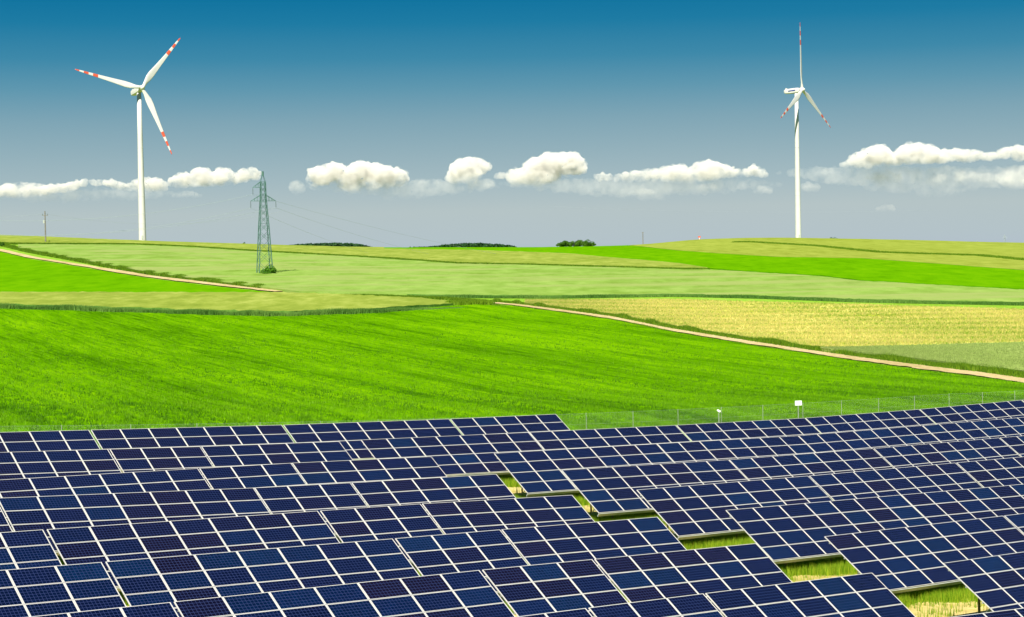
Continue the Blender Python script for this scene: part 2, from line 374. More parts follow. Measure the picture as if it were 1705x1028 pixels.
# 6 rye band with dark edge
def rye_h(x): return 1.2-.95*np.clip((np.asarray(x, float)-640)/138, 0, 1)**1.3
_rx = np.linspace(-400, 778, 200); rye_low = [(x, interp(rye_low, x)+.35*math.sin(x*.043)+.3*math.sin(x*.131+1)+.2*random.uniform(-1, 1)) for x in _rx]
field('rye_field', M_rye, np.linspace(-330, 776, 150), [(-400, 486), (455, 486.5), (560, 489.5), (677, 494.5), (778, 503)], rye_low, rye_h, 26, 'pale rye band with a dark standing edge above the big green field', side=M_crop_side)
# 7 stubble + wedge
field('stubble_field', M_stub, np.linspace(875, 2060, 150), [(860, 500), (1125, 499), (1431, 507), (1543, 511), (1705, 515), (2100, 520)], [(862, 505), (945, 514), (1028, 525.5), (1125, 544), (1261, 566), (1363, 579), (1705, 569), (2100, 558)], .15, 50, 'yellow stubble field dotted with green right of the dirt track')
field('oat_field', M_wedge, np.linspace(1368, 2060, 80), [(1363, 579.5), (1705, 569.5), (2100, 558.5)], [(1363, 579.3), (1450, 587.5), (1584, 603.5), (1705, 617.5), (2100, 665)], .7, 26, 'greyish green wedge of oats below the stubble at the right edge')
# 8 the big field
big_top = [(-400, 511), (0, 513), (188, 517.5), (399, 523.5), (469, 524), (587, 520), (727, 511), (790, 507), (861, 510.5), (945, 522), (1028, 534), (1125, 554), (1261, 576.5), (1380, 594.6), (1465, 607), (1584, 622.8), (1656, 631.5), (1705, 638.5), (2100, 695)]
def fence_edge(xs, c0=116.5, c1=112.0):
    d = ray(xs, np.full(len(xs), 430.)); d = d[:, :2]/np.hypot(d[:, 0], d[:, 1])[:, None]
    c = np.interp(xs, [0, 1705], [c0, c1]); r = -c/(d@Hd); return np.arctan2(d[:, 0], d[:, 1]), r
field('wheat_field', M_wheat, np.linspace(-330, 2060, 220), big_top, fence_edge, .28, 110, 'big bright green wheat field rising behind the solar park', rough=.12)

def ribbon(name, mat, cv, xs, wpx, h, label, nseg=4, kind='structure'):
    """a band centred on a photo curve, its width given in metres on the ground"""
    xs = np.asarray(xs, float); c = pix_to_ground(xs, interp(cv, xs), 0); d = np.gradient(c[:, :2], axis=0); d /= np.hypot(d[:, 0], d[:, 1])[:, None]
    nrm = np.stack([-d[:, 1], d[:, 0]], 1); k = np.linspace(-.5, .5, nseg+1); wv = np.broadcast_to(np.asarray(wpx, float), (len(xs),))
    jit = 1+.18*np.convolve(rng.standard_normal(len(xs)), np.ones(3)/3, 'same')
    P = c[:, None, :2]+nrm[:, None, :]*(k[None, :, None]*(wv*jit)[:, None, None]); Z = ground(P[..., 0], P[..., 1])+h
    m = nseg+1; V = np.concatenate([P, Z[..., None]], -1).reshape(-1, 3); ii, jj = np.meshgrid(np.arange(len(xs)-1), np.arange(nseg), indexing='ij'); a = (ii*m+jj).ravel()
    o = big_mesh(name, V, np.stack([a, a+m, a+m+1, a+1], 1), mat, smooth=True); tag(o, label, kind=kind); return P
ribbon('dirt_track', M_track, track1, np.linspace(-60, 470, 120), 4.4, .24, 'sandy farm track slanting down the left slope')
ribbon('dirt_track', M_track, track2, np.linspace(820, 2060, 200), np.linspace(3.4, 4.4, 200), .12, 'long sandy farm track between green field and stubble')

# ------------------------------------------------------------------ blades scattered as real geometry
def blades(name, P, mat, hgt, wid, per=4, spread=.15, label=None, lean=.35, kind='stuff', tint=None, parent=None):
    """P (n,3) roots; per blades each, one triangle per blade"""
    n = len(P)*per; R = np.repeat(P, per, 0)+np.concatenate([rng.uniform(-spread, spread, (n, 2)), np.zeros((n, 1))], 1)
    hh = np.repeat(np.broadcast_to(hgt, (len(P),)), per)*rng.uniform(.6, 1.25, n); a = rng.uniform(0, 2*math.pi, n); ww = wid*rng.uniform(.6, 1.4, n)
    dx = np.stack([np.cos(a), np.sin(a), np.zeros(n)], 1)*ww[:, None]/2
    b = rng.uniform(0, 2*math.pi, n); tip = R+np.stack([np.cos(b)*hh*lean*rng.uniform(0, 1, n), np.sin(b)*hh*lean*rng.uniform(0, 1, n), hh], 1)
    V = np.stack([R-dx, R+dx, tip], 1).reshape(-1, 3)
    base = rng.uniform(0, 1, n) if tint is None else np.clip(np.repeat(tint, per)+rng.uniform(-.25, .25, n), 0, 1)
    col = np.repeat(base, 3)
    o = big_mesh(name, V, np.arange(n*3).reshape(-1, 3), mat, parent, col=col)
    if kind and not parent: tag(o, label, kind=kind)
    elif kind: tag(o, kind=kind)
    return o
def scatter_field(name, n, power=1.0):
    """random roots over the i-th field of that name, denser near the camera side"""
    X, Y, h = FIELD[name]
    m0, m1 = X.shape; u = rng.uniform(0, m0-1.001, n); v = rng.uniform(0, 1, n)**power*(m1-1.001)
    i = u.astype(int); j = v.astype(int); fu = u-i; fv = v-j
    def bl(A): return A[i, j]*(1-fu)*(1-fv)+A[i+1, j]*fu*(1-fv)+A[i, j+1]*(1-fu)*fv+A[i+1, j+1]*fu*fv
    x, y = bl(X), bl(Y); return np.stack([x, y, ground(x, y)+h], 1)
def clumpy(P, s1, s2, th=0.0, seed=0):
    v = np.sin(P[:, 0]*s1+1.7*np.sin(P[:, 1]*s2*.7+seed))+np.sin(P[:, 1]*s2+P[:, 0]*s1*.37+2.1*np.sin(P[:, 0]*s1*.53))
    return P[v+rng.uniform(-1.2, 1.2, len(P)) > th]
P = scatter_field('wheat_field', 120000, 2.1); P[:, 2] -= .16
_a = P[:, 0]*.92+P[:, 1]*.39; _b = -P[:, 0]*.39+P[:, 1]*.92      # across and along the drill rows
patch = np.clip(.55+.22*np.sin(_a*.55+1.3*np.sin(_b*.035))+.18*np.sin(_a*1.7+_b*.05+2*np.sin(_b*.02))+.15*np.sin(_a*.13+_b*.05), 0, 1)
blades('wheat_blades', P, B_wheat, .34, .11, 4, .25, 'blades of young wheat covering the big green field', tint=patch)
Xb, Yb, hb = FIELD['stubble_field']
P = scatter_field('stubble_field', 60000, 1.0); P[:, 2] -= .05
tn = np.clip(.72+.22*np.sin(P[:, 1]*.45+P[:, 0]*.06)+.2*np.sin(P[:, 0]*.11+P[:, 1]*.02+1)+rng.uniform(-.5, .5, len(P)), 0, 1)
blades('stubble_stalks', P, B_straw, .42, .12, 4, .2, 'straw stalks and green volunteers standing in the stubble field', tint=tn)
P = scatter_field('oat_field', 20000, 1.0); blades('oat_stalks', P, B_oats, .2, .10, 3, .2, 'oat stalks in the greyish wedge at the right edge', tint=np.full(len(P), .7))
def along(cv, xs, n, w, h=0.0):
    xs = np.asarray(xs, float); c = pix_to_ground(xs, interp(cv, xs), h); k = rng.uniform(0, len(xs)-1.001, n); i = k.astype(int); f = (k-i)[:, None]
    q = c[i]*(1-f)+c[i+1]*f; d = (c[i+1]-c[i])[:, :2]; d /= np.hypot(d[:, 0], d[:, 1])[:, None]; q = q[:, :2]+np.stack([-d[:, 1], d[:, 0]], 1)*rng.uniform(-w/2, w/2, n)[:, None]
    return np.stack([q[:, 0], q[:, 1], ground(q[:, 0], q[:, 1])], 1)
# standing crop edges
def _rh(P): return rye_h(CX+F*np.tan(np.arctan2(P[:, 0], P[:, 1])))
blades('rye_edge', _E1 := along(off(rye_low, 1), np.linspace(-330, 774, 200), 18000, 1.8, 1.2), B_rye, _rh(_E1)*(.95+.3*np.sin(_E1[:, 0]*.33+2*np.sin(_E1[:, 0]*.11))*rng.uniform(.2, 1, len(_E1))), .16, 3, .3, 'dark standing edge of the rye above the big green field', tint=np.clip(.35+.3*np.sin(_E1[:, 0]*.21+1.5*np.sin(_E1[:, 0]*.05))+.15*np.sin(_E1[:, 0]*.9), 0, 1))
blades('barley_edge', _E2 := along(off(wall1, .6), np.linspace(679, 2060, 200), 18000, 1.5, .7), B_rye, .68+.22*np.sin(_E2[:, 0]*.27+2*np.sin(_E2[:, 0]*.08))*rng.uniform(.2, 1, len(_E2)), .16, 3, .3, 'dark standing edge of the barley above the stubble', tint=np.clip(.3+.3*np.sin(_E2[:, 0]*.17+1.5*np.sin(_E2[:, 0]*.045)), 0, 1))
# grassy banks and verges
blades('bank_grass', along(off(strip_line, 1.4), np.linspace(-330, 1178, 220), 20000, 5.0, .5), B_verge, .85, .35, 3, .6, 'dark grassy bank between rye strip and barley slope')
blades('hill_furrow', along([(1222, 403.6), (1251, 403.4), (1363, 410), (1465, 420.5), (1533, 423), (1635, 426), (1705, 433), (2000, 450)], np.linspace(1222, 1990, 120), 12000, 5.0, .5), B_verge, 1.0, .4, 3, .6, 'dark grassy furrow curving across the olive hill', tint=np.full(12000, .55))
v1 = [(0, 411.5), (53, 424), (141, 439.5), (197, 450), (246, 458.4), (317, 467.6), (387, 476), (443, 482.4), (470, 485)]
P = along(off([(-30, 400)]+v1, lambda x: -4.2+2.2*x/470), np.linspace(-30, 448, 120), 20000, 5.0, .1); blades('verge_grass', P, B_verge, .75+.2*np.sin(P[:, 0]*.6+2*np.sin(P[:, 0]*.17)), .3, 3, .6, 'dark grass verge above the left dirt track')
P = along(off(track2, lambda x: -2.8-(x-811)*.0048), np.linspace(818, 2060, 200), 20000, 2.8, .1); blades('verge_grass', P, B_verge, .42+.5*np.clip(np.sin(P[:, 0]*.9+2*np.sin(P[:, 0]*.23))-.2, 0, 1), .16, 4, .4, 'dark grass verge on the upper side of the long dirt track')
P = along(off(track2, lambda x: 2.4+(x-811)*.0042), np.linspace(818, 2060, 200), 9000, 1.3, .1); blades('verge_grass', P, B_verge, .16+.2*np.clip(np.sin(P[:, 0]*.7+2*np.sin(P[:, 0]*.31))-.3, 0, 1), .14, 4, .3, 'thin grass verge on the lower side of the long dirt track')
P = along([(1363, 582.5), (1450, 593.5), (1584, 610.5), (1705, 625.5), (2100, 678)], np.linspace(1360, 2060, 90), 12000, 2.6, .1); blades('verge_grass', P, B_verge, .5+.25*np.clip(np.sin(P[:, 0]*.8), 0, 1), .2, 4, .5, 'taller weeds between oat wedge and dirt track')
P = along([(540, 490), (677, 496), (740, 498), (800, 503)], np.linspace(545, 800, 60), 6000, 5.0, .1); blades('verge_grass', P, B_verge, .6, .25, 3, .5, 'weedy baulk where the tracks meet at the centre')
P = along([(757, 508), (781, 507), (808, 506)], np.linspace(757, 808, 12), 1800, 7.0, .1); blades('weed_patch', P, B_verge, 1.0, .3, 3, .5, 'clump of taller weeds at the start of the long track', tint=np.full(1800, .7))

# ------------------------------------------------------------------ solar park
PW, PH, TH = 1.985, 1.012, .042        # module pitch along the row, down the slope, frame depth
def module_mesh():
    w_, h_, fx, fy, mx_, my_ = 1.966, .996, .028, .019, .015, .006
    v = [(0,0,0), (w_,0,0), (w_,h_,0), (0,h_,0), (fx,fy,0), (w_-fx,fy,0), (w_-fx,h_-fy,0), (fx,h_-fy,0),
         (fx,fy,-.004), (w_-fx,fy,-.004), (w_-fx,h_-fy,-.004), (fx,h_-fy,-.004),
         (fx+mx_,fy+my_,-.0039), (w_-fx-mx_,fy+my_,-.0039), (w_-fx-mx_,h_-fy-my_,-.0039), (fx+mx_,h_-fy-my_,-.0039),
         (0,0,-TH), (w_,0,-TH), (w_,h_,-TH), (0,h_,-TH)]
    f = [(0,1,5,4), (1,2,6,5), (2,3,7,6), (3,0,4,7), (4,5,9,8), (5,6,10,9), (6,7,11,10), (7,4,8,11),
         (8,9,13,12), (9,10,14,13), (10,11,15,14), (11,8,12,15), (12,13,14,15), (0,16,17,1), (1,17,18,2), (2,18,19,3), (3,19,16,0), (16,19,18,17)]
    mi = [0]*8+[1]*4+[2]+[0]*4+[1]
    me = bpy.data.meshes.new('solar_module'); me.from_pydata(v, [], f)
    for m in (M_alu, M_back, M_cell): me.materials.append(m)
    me.polygons.foreach_set('material_index', mi)
    uv = me.uv_layers.new(name='UVMap')
    for p in me.polygons:
        for li in p.loop_indices:
            q = me.vertices[me.loops[li].vertex_index].co
            uv.data[li].uv = ((q.x-fx-mx_)/(w_-2*fx-2*mx_)*12, (q.y-fy-my_)/(h_-2*fy-2*my_)*6)
    me.update(); return me
ME_mod = module_mesh()
NAVY = [(.0018, .0062, .032), (.002, .0058, .030), (.0026, .006, .031), (.0014, .0068, .034)]
PURP = [(.0045, .0046, .021), (.0062, .0046, .018), (.0036, .005, .024)]
BLUE = [(.0012, .0095, .044), (.001, .0115, .048), (.001, .0145, .052)]
def box_mesh(name, mat):
    me = bpy.data.meshes.new(name); b = MB(); b.box((0, 0, 0), (1, 1, 1)); me.from_pydata(b.v, [], b.f); me.materials.append(mat); return me
ME_post = box_mesh('post', M_post); ME_rail = box_mesh('rail', M_rail); ME_clamp = box_mesh('bracket', M_rail)
ORD = ['first', 'second', 'third', 'fourth', 'fifth', 'sixth', 'seventh', 'eighth', 'ninth']
def child(me, name, parent, MW):
    o = bpy.data.objects.new(name, me); COL.objects.link(o); o.parent = parent; o.matrix_basis = parent['_mi'] @ MW; return o
def span(me, name, parent, a, b, tx, ty, up):
    """box from a to b with cross-section tx (sideways) by ty (along up)"""
    a = Vector(a); b = Vector(b); d = (b-a); L = d.length; z = d/L; up = Vector(up); x = up.cross(z).normalized(); y = z.cross(x)
    Mx = Matrix.Identity(4); c = (a+b)/2
    for i in range(3): Mx[i][0] = x[i]*tx; Mx[i][1] = y[i]*ty; Mx[i][2] = z[i]*L; Mx[i][3] = c[i]
    o = bpy.data.objects.new(name, me); COL.objects.link(o); o.parent = parent; o.matrix_basis = PI_[parent.name] @ Mx; return o
PI_ = {}
def solar_table(A, B, ncol, label, tone, seam=.05):
    A = Vector(A); B = Vector(B); u = (B-A).normalized(); hv = Vector((Hd[0], Hd[1], 0))
    v = hv*math.cos(TILT)-Vector((0, 0, 1))*math.sin(TILT); v = (v-u*u.dot(v)).normalized(); n = u.cross(v); 
    if n.z < 0: n = -n
    A = A+u*seam; Ltot = ncol*PW; S = 4*PH
    foot = A+u*(Ltot/2)+v*(S/2); gz = float(ground(foot.x, foot.y))
    root = empty('solar_table', (foot.x, foot.y, gz), label, 'solar array', 'solar tables in nine rows')
    root.rotation_euler = (0, 0, AZ); bpy.context.view_layer.update()
    PI_[root.name] = root.matrix_basis.inverted()
    # module frame: x along u, y down v, z = n (right handed check)
    zz = u.cross(v)
    flip = zz.z < 0
    for j in range(4):
        for i in range(ncol):
            if flip: org = A+u*(i*PW)+v*((j+1)*PH); X, Y, Z = u, -v, n
            else: org = A+u*(i*PW)+v*(j*PH); X, Y, Z = u, v, n
            jit = random.gauss(0, .0022); org = org+n*jit
            Mx = Matrix(((X[0], Y[0], Z[0], org[0]), (X[1], Y[1], Z[1], org[1]), (X[2], Y[2], Z[2], org[2]), (0, 0, 0, 1)))
            o = bpy.data.objects.new('solar_module', ME_mod); COL.objects.link(o); o.parent = root; o.matrix_basis = PI_[root.name] @ Mx
            q = random.random(); pal = (PURP if q < tone[0] else BLUE if q < tone[0]+tone[1] else NAVY)
            c = random.choice(pal); k = random.uniform(.85, 1.15)*.62; o.color = (c[0]*k, c[1]*k, c[2]*k, 1)
    # purlins under the modules and the bright edge rail
    for s in (.42, 1.55, 2.60, 3.68):
        span(ME_rail, 'purlin', root, A+u*.02+v*s-n*(TH+.042), A+u*(Ltot-.02)+v*s-n*(TH+.042), .06, .08, n)
    e = A+v*(S+.022)-n*(.155)
    span(ME_rail, 'edge_rail', root, e+u*.0, e+u*Ltot, .05, .19, n)
    npair = max(2, round(Ltot/3.3))
    for k in range(npair):
        p = A+u*(Ltot*(k+.5)/npair)
        a = p+v*.25-n*(TH+.14); b = p+v*(S-.25)-n*(TH+.14)
        span(ME_rail, 'rafter', root, a, b, .06, .11, n)
        for s, nm in ((.9, 'rear_post'), (S-.8, 'front_post')):
            t = p+v*s-n*(TH+.19); g = float(ground(t.x, t.y)); span(ME_post, nm, root, (t.x, t.y, g-.25), t, .10, .10, (1, 0, 0))
        t = p+v*.9-n*(TH+.19); g = float(ground(t.x, t.y)); w0 = p+v*2.3-n*(TH+.19)
        span(ME_rail, 'brace', root, (t.x, t.y, g+.35), w0, .05, .05, (1, 0, 0))
        c = A+u*(Ltot*(k+.5)/npair)+v*(S+.02)-n*.19
        span(ME_clamp, 'bracket', root, c, c-n*.10, .06, .05, u)
    return root
ROWS = [
 (1, 'L', [(149.6,715.8), (470.6,707.5), (748.8,697.5), (926.5,689.4)], [7,7,5], 1, 0),
 (2, 'L', [(181,747.8), (335,743.4), (565.3,734.9)], [3,5], 1, 0),
 (2, 'R', [(600.2,732.3), (880.4,719.9), (1125.7,707.9), (1340.5,696), (1530.5,681.5), (1701,666)], [7]*5, 0, 1),
 (3, 'L', [(331,779.7), (485.6,770.8), (719,760)], [3,5], 1, 0),
 (3, 'R', [(821.6,754.8), (1093.8,738.8), (1329,725.5), (1535.5,708.5)], [7]*3, 0, 1),
 (4, 'L', [(-5,829), (422.8,812), (584.3,803.7), (827.6,789.1)], [7,3,5], 1, 0),
 (4, 'R', [(934.3,782.7), (1213.4,765.3), (1453.7,746.7), (1664,728.8)], [7]*3, 0, 1),
 (5, 'L', [(73.8,881.5), (532.4,850.1), (701,838.5), (954.2,824)], [7,3,5], 1, 0),
 (5, 'R', [(1058.9,815.6), (1346,792.2), (1591.7,770.3)], [7,7], 0, 1),
 (6, 'L', [(171.5,935.4), (657,896.3), (833.6,881.5), (1095.8,860.4)], [7,3,5], 1, 0),
 (6, 'R', [(1208,849.3), (1499.6,823.8)], [7], 0, 1),
 (7, 'L', [(286.2,1002), (800.6,948.7), (988,930.8), (1260.3,904.3)], [7,3,5], 1, 0),
 (7, 'R', [(1371,893.3), (1671,858.5)], [7], 0, 1),
 (8, 'L', [(977,1012), (1173.5,987.6), (1452.7,953.1)], [3,5], 1, 0),
 (8, 'R', [(1573.4,936.8), (1663.5,924.2)], [2], 0, 0),
 (9, 'L', [(1600,1024.8), (1684,1014.5)], [2], 0, 0)]
TONE = {1: (.25, .03), 2: (.30, .05), 3: (.14, .45), 4: (.42, .12), 5: (.28, .2), 6: (.22, .35), 7: (.16, .3), 8: (.15, .3), 9: (.2, .2)}
seen = {}
for (r, side, px, ns, exl, exr) in ROWS:
    c = 113.6-7.8*r
    d = ray([p[0] for p in px], [p[1] for p in px]); P3 = d*(-c/(d[:, :2]@Hd))[:, None]
    segs = [(P3[i], P3[i+1], n) for i, n in enumerate(ns)]
    if (r, side) == (8, 'R'): segs = [(P3[0], P3[0]+(P3[1]-P3[0])*3.5, 7)]
    if (r, side) == (9, 'L'): segs = [(P3[1]-(P3[1]-P3[0])*2.5, P3[1], 5)]
    if exl:
        dv = (segs[0][1]-segs[0][0]); dv = dv/np.linalg.norm(dv); L = 7*PW+.1; p0 = segs[0][0]-dv*L; segs.insert(0, (p0, segs[0][0], 7))
    if exr:
        dv = (segs[-1][1]-segs[-1][0]); dv = dv/np.linalg.norm(dv); L = 7*PW+.1; p1 = segs[-1][1]; segs.append((p1, p1+dv*L, 7))
    if side == 'L': segs = segs[::-1]
    for k, (a_, b_, n) in enumerate(segs):
        ln = np.linalg.norm(b_-a_); slack = ln-n*PW
        sideword = 'left' if side == 'L' else 'right'
        if r == 1: lab = f'{ORD[k]} solar table counted from the right end of the rearmost row by the fence'
        else: lab = f'{ORD[k]} solar table {sideword} of the grassy aisle in the {ORD[r-1]} row from the back fence'
        tn = TONE[r]; tn = (max(0, tn[0]+random.uniform(-.1, .1)), tn[1])
        solar_table(a_, b_, n, lab, tn, seam=slack/2 if abs(slack) < .6 else .05)

# hay strips and tall grass in the park
def park_pt(c, s): return Ud[0]*s-Hd[0]*c, Ud[1]*s-Hd[1]*c
hs = np.linspace(15, 160, 120)
for r in range(2, 10):
    c = 113.6-7.8*r
    c0, c1 = c+.7, c+4.5              # open lane behind (uphill of) each row
    V = []; nk = 6
    wob = np.cumsum(rng.standard_normal(len(hs)))*.03
    for i, s in enumerate(hs):
        for k in range(nk+1):
            cc = c0+(c1-c0)*k/nk+(wob[i] if k in (0, nk) else 0)+.25*math.sin(s*1.3+k)*(k == nk); x, y = park_pt(cc, s); V.append((x, y, float(ground(x, y))+.02))
    V = np.array(V); m = nk+1; ii, jj = np.meshgrid(np.arange(len(hs)-1), np.arange(nk), indexing='ij'); a = (ii*m+jj).ravel()
    tag(big_mesh('mown_lane', V, np.stack([a, a+m, a+m+1, a+1], 1), M_hay, smooth=True), None, kind='structure')
# tall grass under the front half of the tables and along their lower edge
G = []; _hayc = lambda s: 3.3+.9*np.sin(s*.9)*np.sin(s*.37+1)
for r in range(2, 10):
    c = 113.6-7.8*r; s_end = {2: 64, 3: 70, 4: 68.6, 5: 67.5, 6: 66.7, 7: 65.4, 8: 64.7, 9: 64}[r]
    n = 10000; s = rng.uniform(s_end-26, s_end+26, n); cc = c-.9-rng.beta(1.2, 1.0, n)*(3.0+.8*np.sin(s*.9)*np.sin(s*.37+1)); G.append(np.stack([s, cc], 1))
    s = rng.uniform(s_end-20, s_end+20, 350); G.append(np.stack([s, rng.uniform(c-.9, c+3.6, 350)], 1))
    s = rng.uniform(20, 150, 3000); G.append(np.stack([s, c-.9-rng.uniform(0, 3.2, 3000)], 1))
G = np.concatenate(G); gx1, gy1 = park_pt(G[:, 1], G[:, 0]); P = np.stack([gx1, gy1, ground(gx1, gy1)-.02], 1)
blades('tall_grass', P, B_tall, .55, .035, 6, .16, 'tall unmown grass growing between and under the solar tables', lean=.3)

# ------------------------------------------------------------------ fence behind the park
M_mesh, t, b = new_mat('wire_netting')
g = N(t, 'ShaderNodeNewGeometry'); b.inputs['Base Color'].default_value = (.62, .66, .55, 1); b.inputs['Roughness'].default_value = .5
tr = N(t, 'ShaderNodeBsdfTransparent'); mx = N(t, 'ShaderNodeMixShader'); uvn = N(t, 'ShaderNodeUVMap'); s = N(t, 'ShaderNodeSeparateXYZ'); t.links.new(uvn.outputs[0], s.inputs[0])
def diag(sgn):
    v = math_(t, 'FRACT', math_(t, 'MULTIPLY', math_(t, 'ADD', s.outputs[0], math_(t, 'MULTIPLY', s.outputs[1], sgn)), 14.0))
    return math_(t, 'LESS_THAN', v, .015)
fac = math_(t, 'MAXIMUM', diag(1.0), diag(-1.0)); t.links.new(fac, mx.inputs[0]); t.links.new(tr.outputs[0], mx.inputs[1]); t.links.new(b.outputs[0], mx.inputs[2]); t.links.new(mx.outputs[0], t.nodes['Material Output'].inputs[0])
M_fpost = paint('fence_post', (.36, .37, .36), .5, .3, .1)
FH = 1.9
fx = np.linspace(-420, 2060, 62)
FA = []
tt, rr = fence_edge(fx, 116.0, 111.5)
pts = np.stack([rr*np.sin(tt), rr*np.cos(tt)], 1); seg = np.concatenate([[0], np.cumsum(np.hypot(*np.diff(pts, axis=0).T))])
sp_ = np.arange(0, seg[-1], 2.5); fxp = np.interp(sp_, seg, pts[:, 0]); fyp = np.interp(sp_, seg, pts[:, 1]); fzp = ground(fxp, fyp)
fence = empty('wire_fence', (float(fxp[len(fxp)//2]), float(fyp[len(fxp)//2]), float(fzp[len(fxp)//2])), 'wire mesh fence along the back of the solar park before the green field', 'fence')
fo = Vector(fence.location)
me_fp = bpy.data.meshes.new('fence_post'); bb = MB(); bb.box((0, 0, FH/2), (.028, .028, FH+.05)); me_fp.from_pydata(bb.v, [], bb.f); me_fp.materials.append(M_fpost)
V = []; Fq = []; UVs = []
for i in range(len(fxp)):
    if i % 2 == 0:
        o = bpy.data.objects.new('fence_post', me_fp); link(o, fence); o.location = Vector((fxp[i], fyp[i], fzp[i]))-fo
    V += [(fxp[i]-fo.x, fyp[i]-fo.y, fzp[i]+.03-fo.z), (fxp[i]-fo.x, fyp[i]-fo.y, fzp[i]+FH-fo.z)]; UVs += [(sp_[i], 0), (sp_[i], FH)]
    if i: Fq.append((2*i-2, 2*i, 2*i+1, 2*i-1))
net = mesh_obj('netting', V, Fq, M_mesh, fence); uvl = net.data.uv_layers.new(name='UVMap')
for l in net.data.loops: uvl.data[l.index].uv = UVs[l.vertex_index]
for hz_ in (.1, 1.0, FH-.02):
    bb = MB(); bb.tube([(fxp[i]-fo.x, fyp[i]-fo.y-.03, fzp[i]+hz_-fo.z) for i in range(0, len(fxp))], .004, 4); bb.build('tension_wire', M_fpost, fence)
def fence_pt(x):
    t_, r_ = fence_edge(np.array([float(x)]), 116.0, 111.5); X, Y = float(r_[0]*math.sin(t_[0])), float(r_[0]*math.cos(t_[0])); return Vector((X, Y, float(ground(X, Y))))
p = fence_pt(1326); sg = empty('notice_board', p+Vector((0, -.1, 0)), 'small blank white board fixed high on the back fence', 'sign')
rz = Matrix.Rotation(AZ-.2, 3, 'Z')
bb = MB(); bb.box((0, 0, FH+.02), (.64, .03, .42), 0, None); o = bb.build('board', M_sign, sg); o.rotation_euler = (0, 0, AZ-.45)
bb = MB(); bb.box((0, .06, .85), (.05, .05, 1.7)); bb.build('support', M_fpost, sg).rotation_euler = (0, 0, AZ-.45)
p = fence_pt(1197.5); pp_ = empty('floodlight_post', p+Vector((-.25, -.25, 0)), 'short grey post with a small white lamp head behind the panels', 'lamp')
bb = MB(); bb.tube([(0, 0, 0), (0, 0, 1.55)], .035, 6); bb.build('post', M_fpost, pp_)
bb = MB(); bb.box((0, 0, 1.62), (.30, .18, .16), 0, Matrix.Rotation(.5, 3, 'Y')); bb.build('lamp_head', M_sign, pp_)

# ------------------------------------------------------------------ wind turbines
def blade_geo(L, root_r):
    """blade along +Z, chord along X, thickness along Y"""
    st = [(0, .5, .5), (.04, .5, .5), (.10, .62, .42), (.18, .95, .30), (.26, 1.0, .24), (.40, .78, .17), (.55, .60, .12), (.655, .50, .10), (.66, .50, .10), (.735, .43, .09), (.74, .43, .09), (.795, .38, .08), (.80, .38, .08), (.87, .31, .07), (.875, .31, .07), (.93, .24, .05), (.935, .24, .05), (.985, .15, .04), (1.0, .05, .02)]
    n = 12; V = []; Fc = []; mi = []
    for s_, c, th in st:
        tw = math.radians(14*(1-s_)**2)
        ch = c*4.0 if s_ > .08 else root_r*2; tk = th*3.4*.72 if s_ > .08 else root_r*2
        for k in range(n):
            a = 2*math.pi*k/n; x = math.cos(a)*ch/2 + (ch*.16 if s_ > .08 else 0); y = math.sin(a)*tk/2*(.6+.4*math.cos(a) if s_ > .12 else 1)
            V.append((x*math.cos(tw)-y*math.sin(tw), x*math.sin(tw)+y*math.cos(tw), s_*L))
    for i in range(len(st)-1):
        red = (.66 <= st[i][0] < .735) or (.80 <= st[i][0] < .87) or (.935 <= st[i][0])
        for k in range(n):
            a = i*n+k; b_ = i*n+(k+1) % n; Fc.append((a, b_, b_+n, a+n)); mi.append(1 if red else 0)
    Fc.append(tuple((len(st)-1)*n+k for k in range(n))); mi.append(1)
    return V, Fc, mi
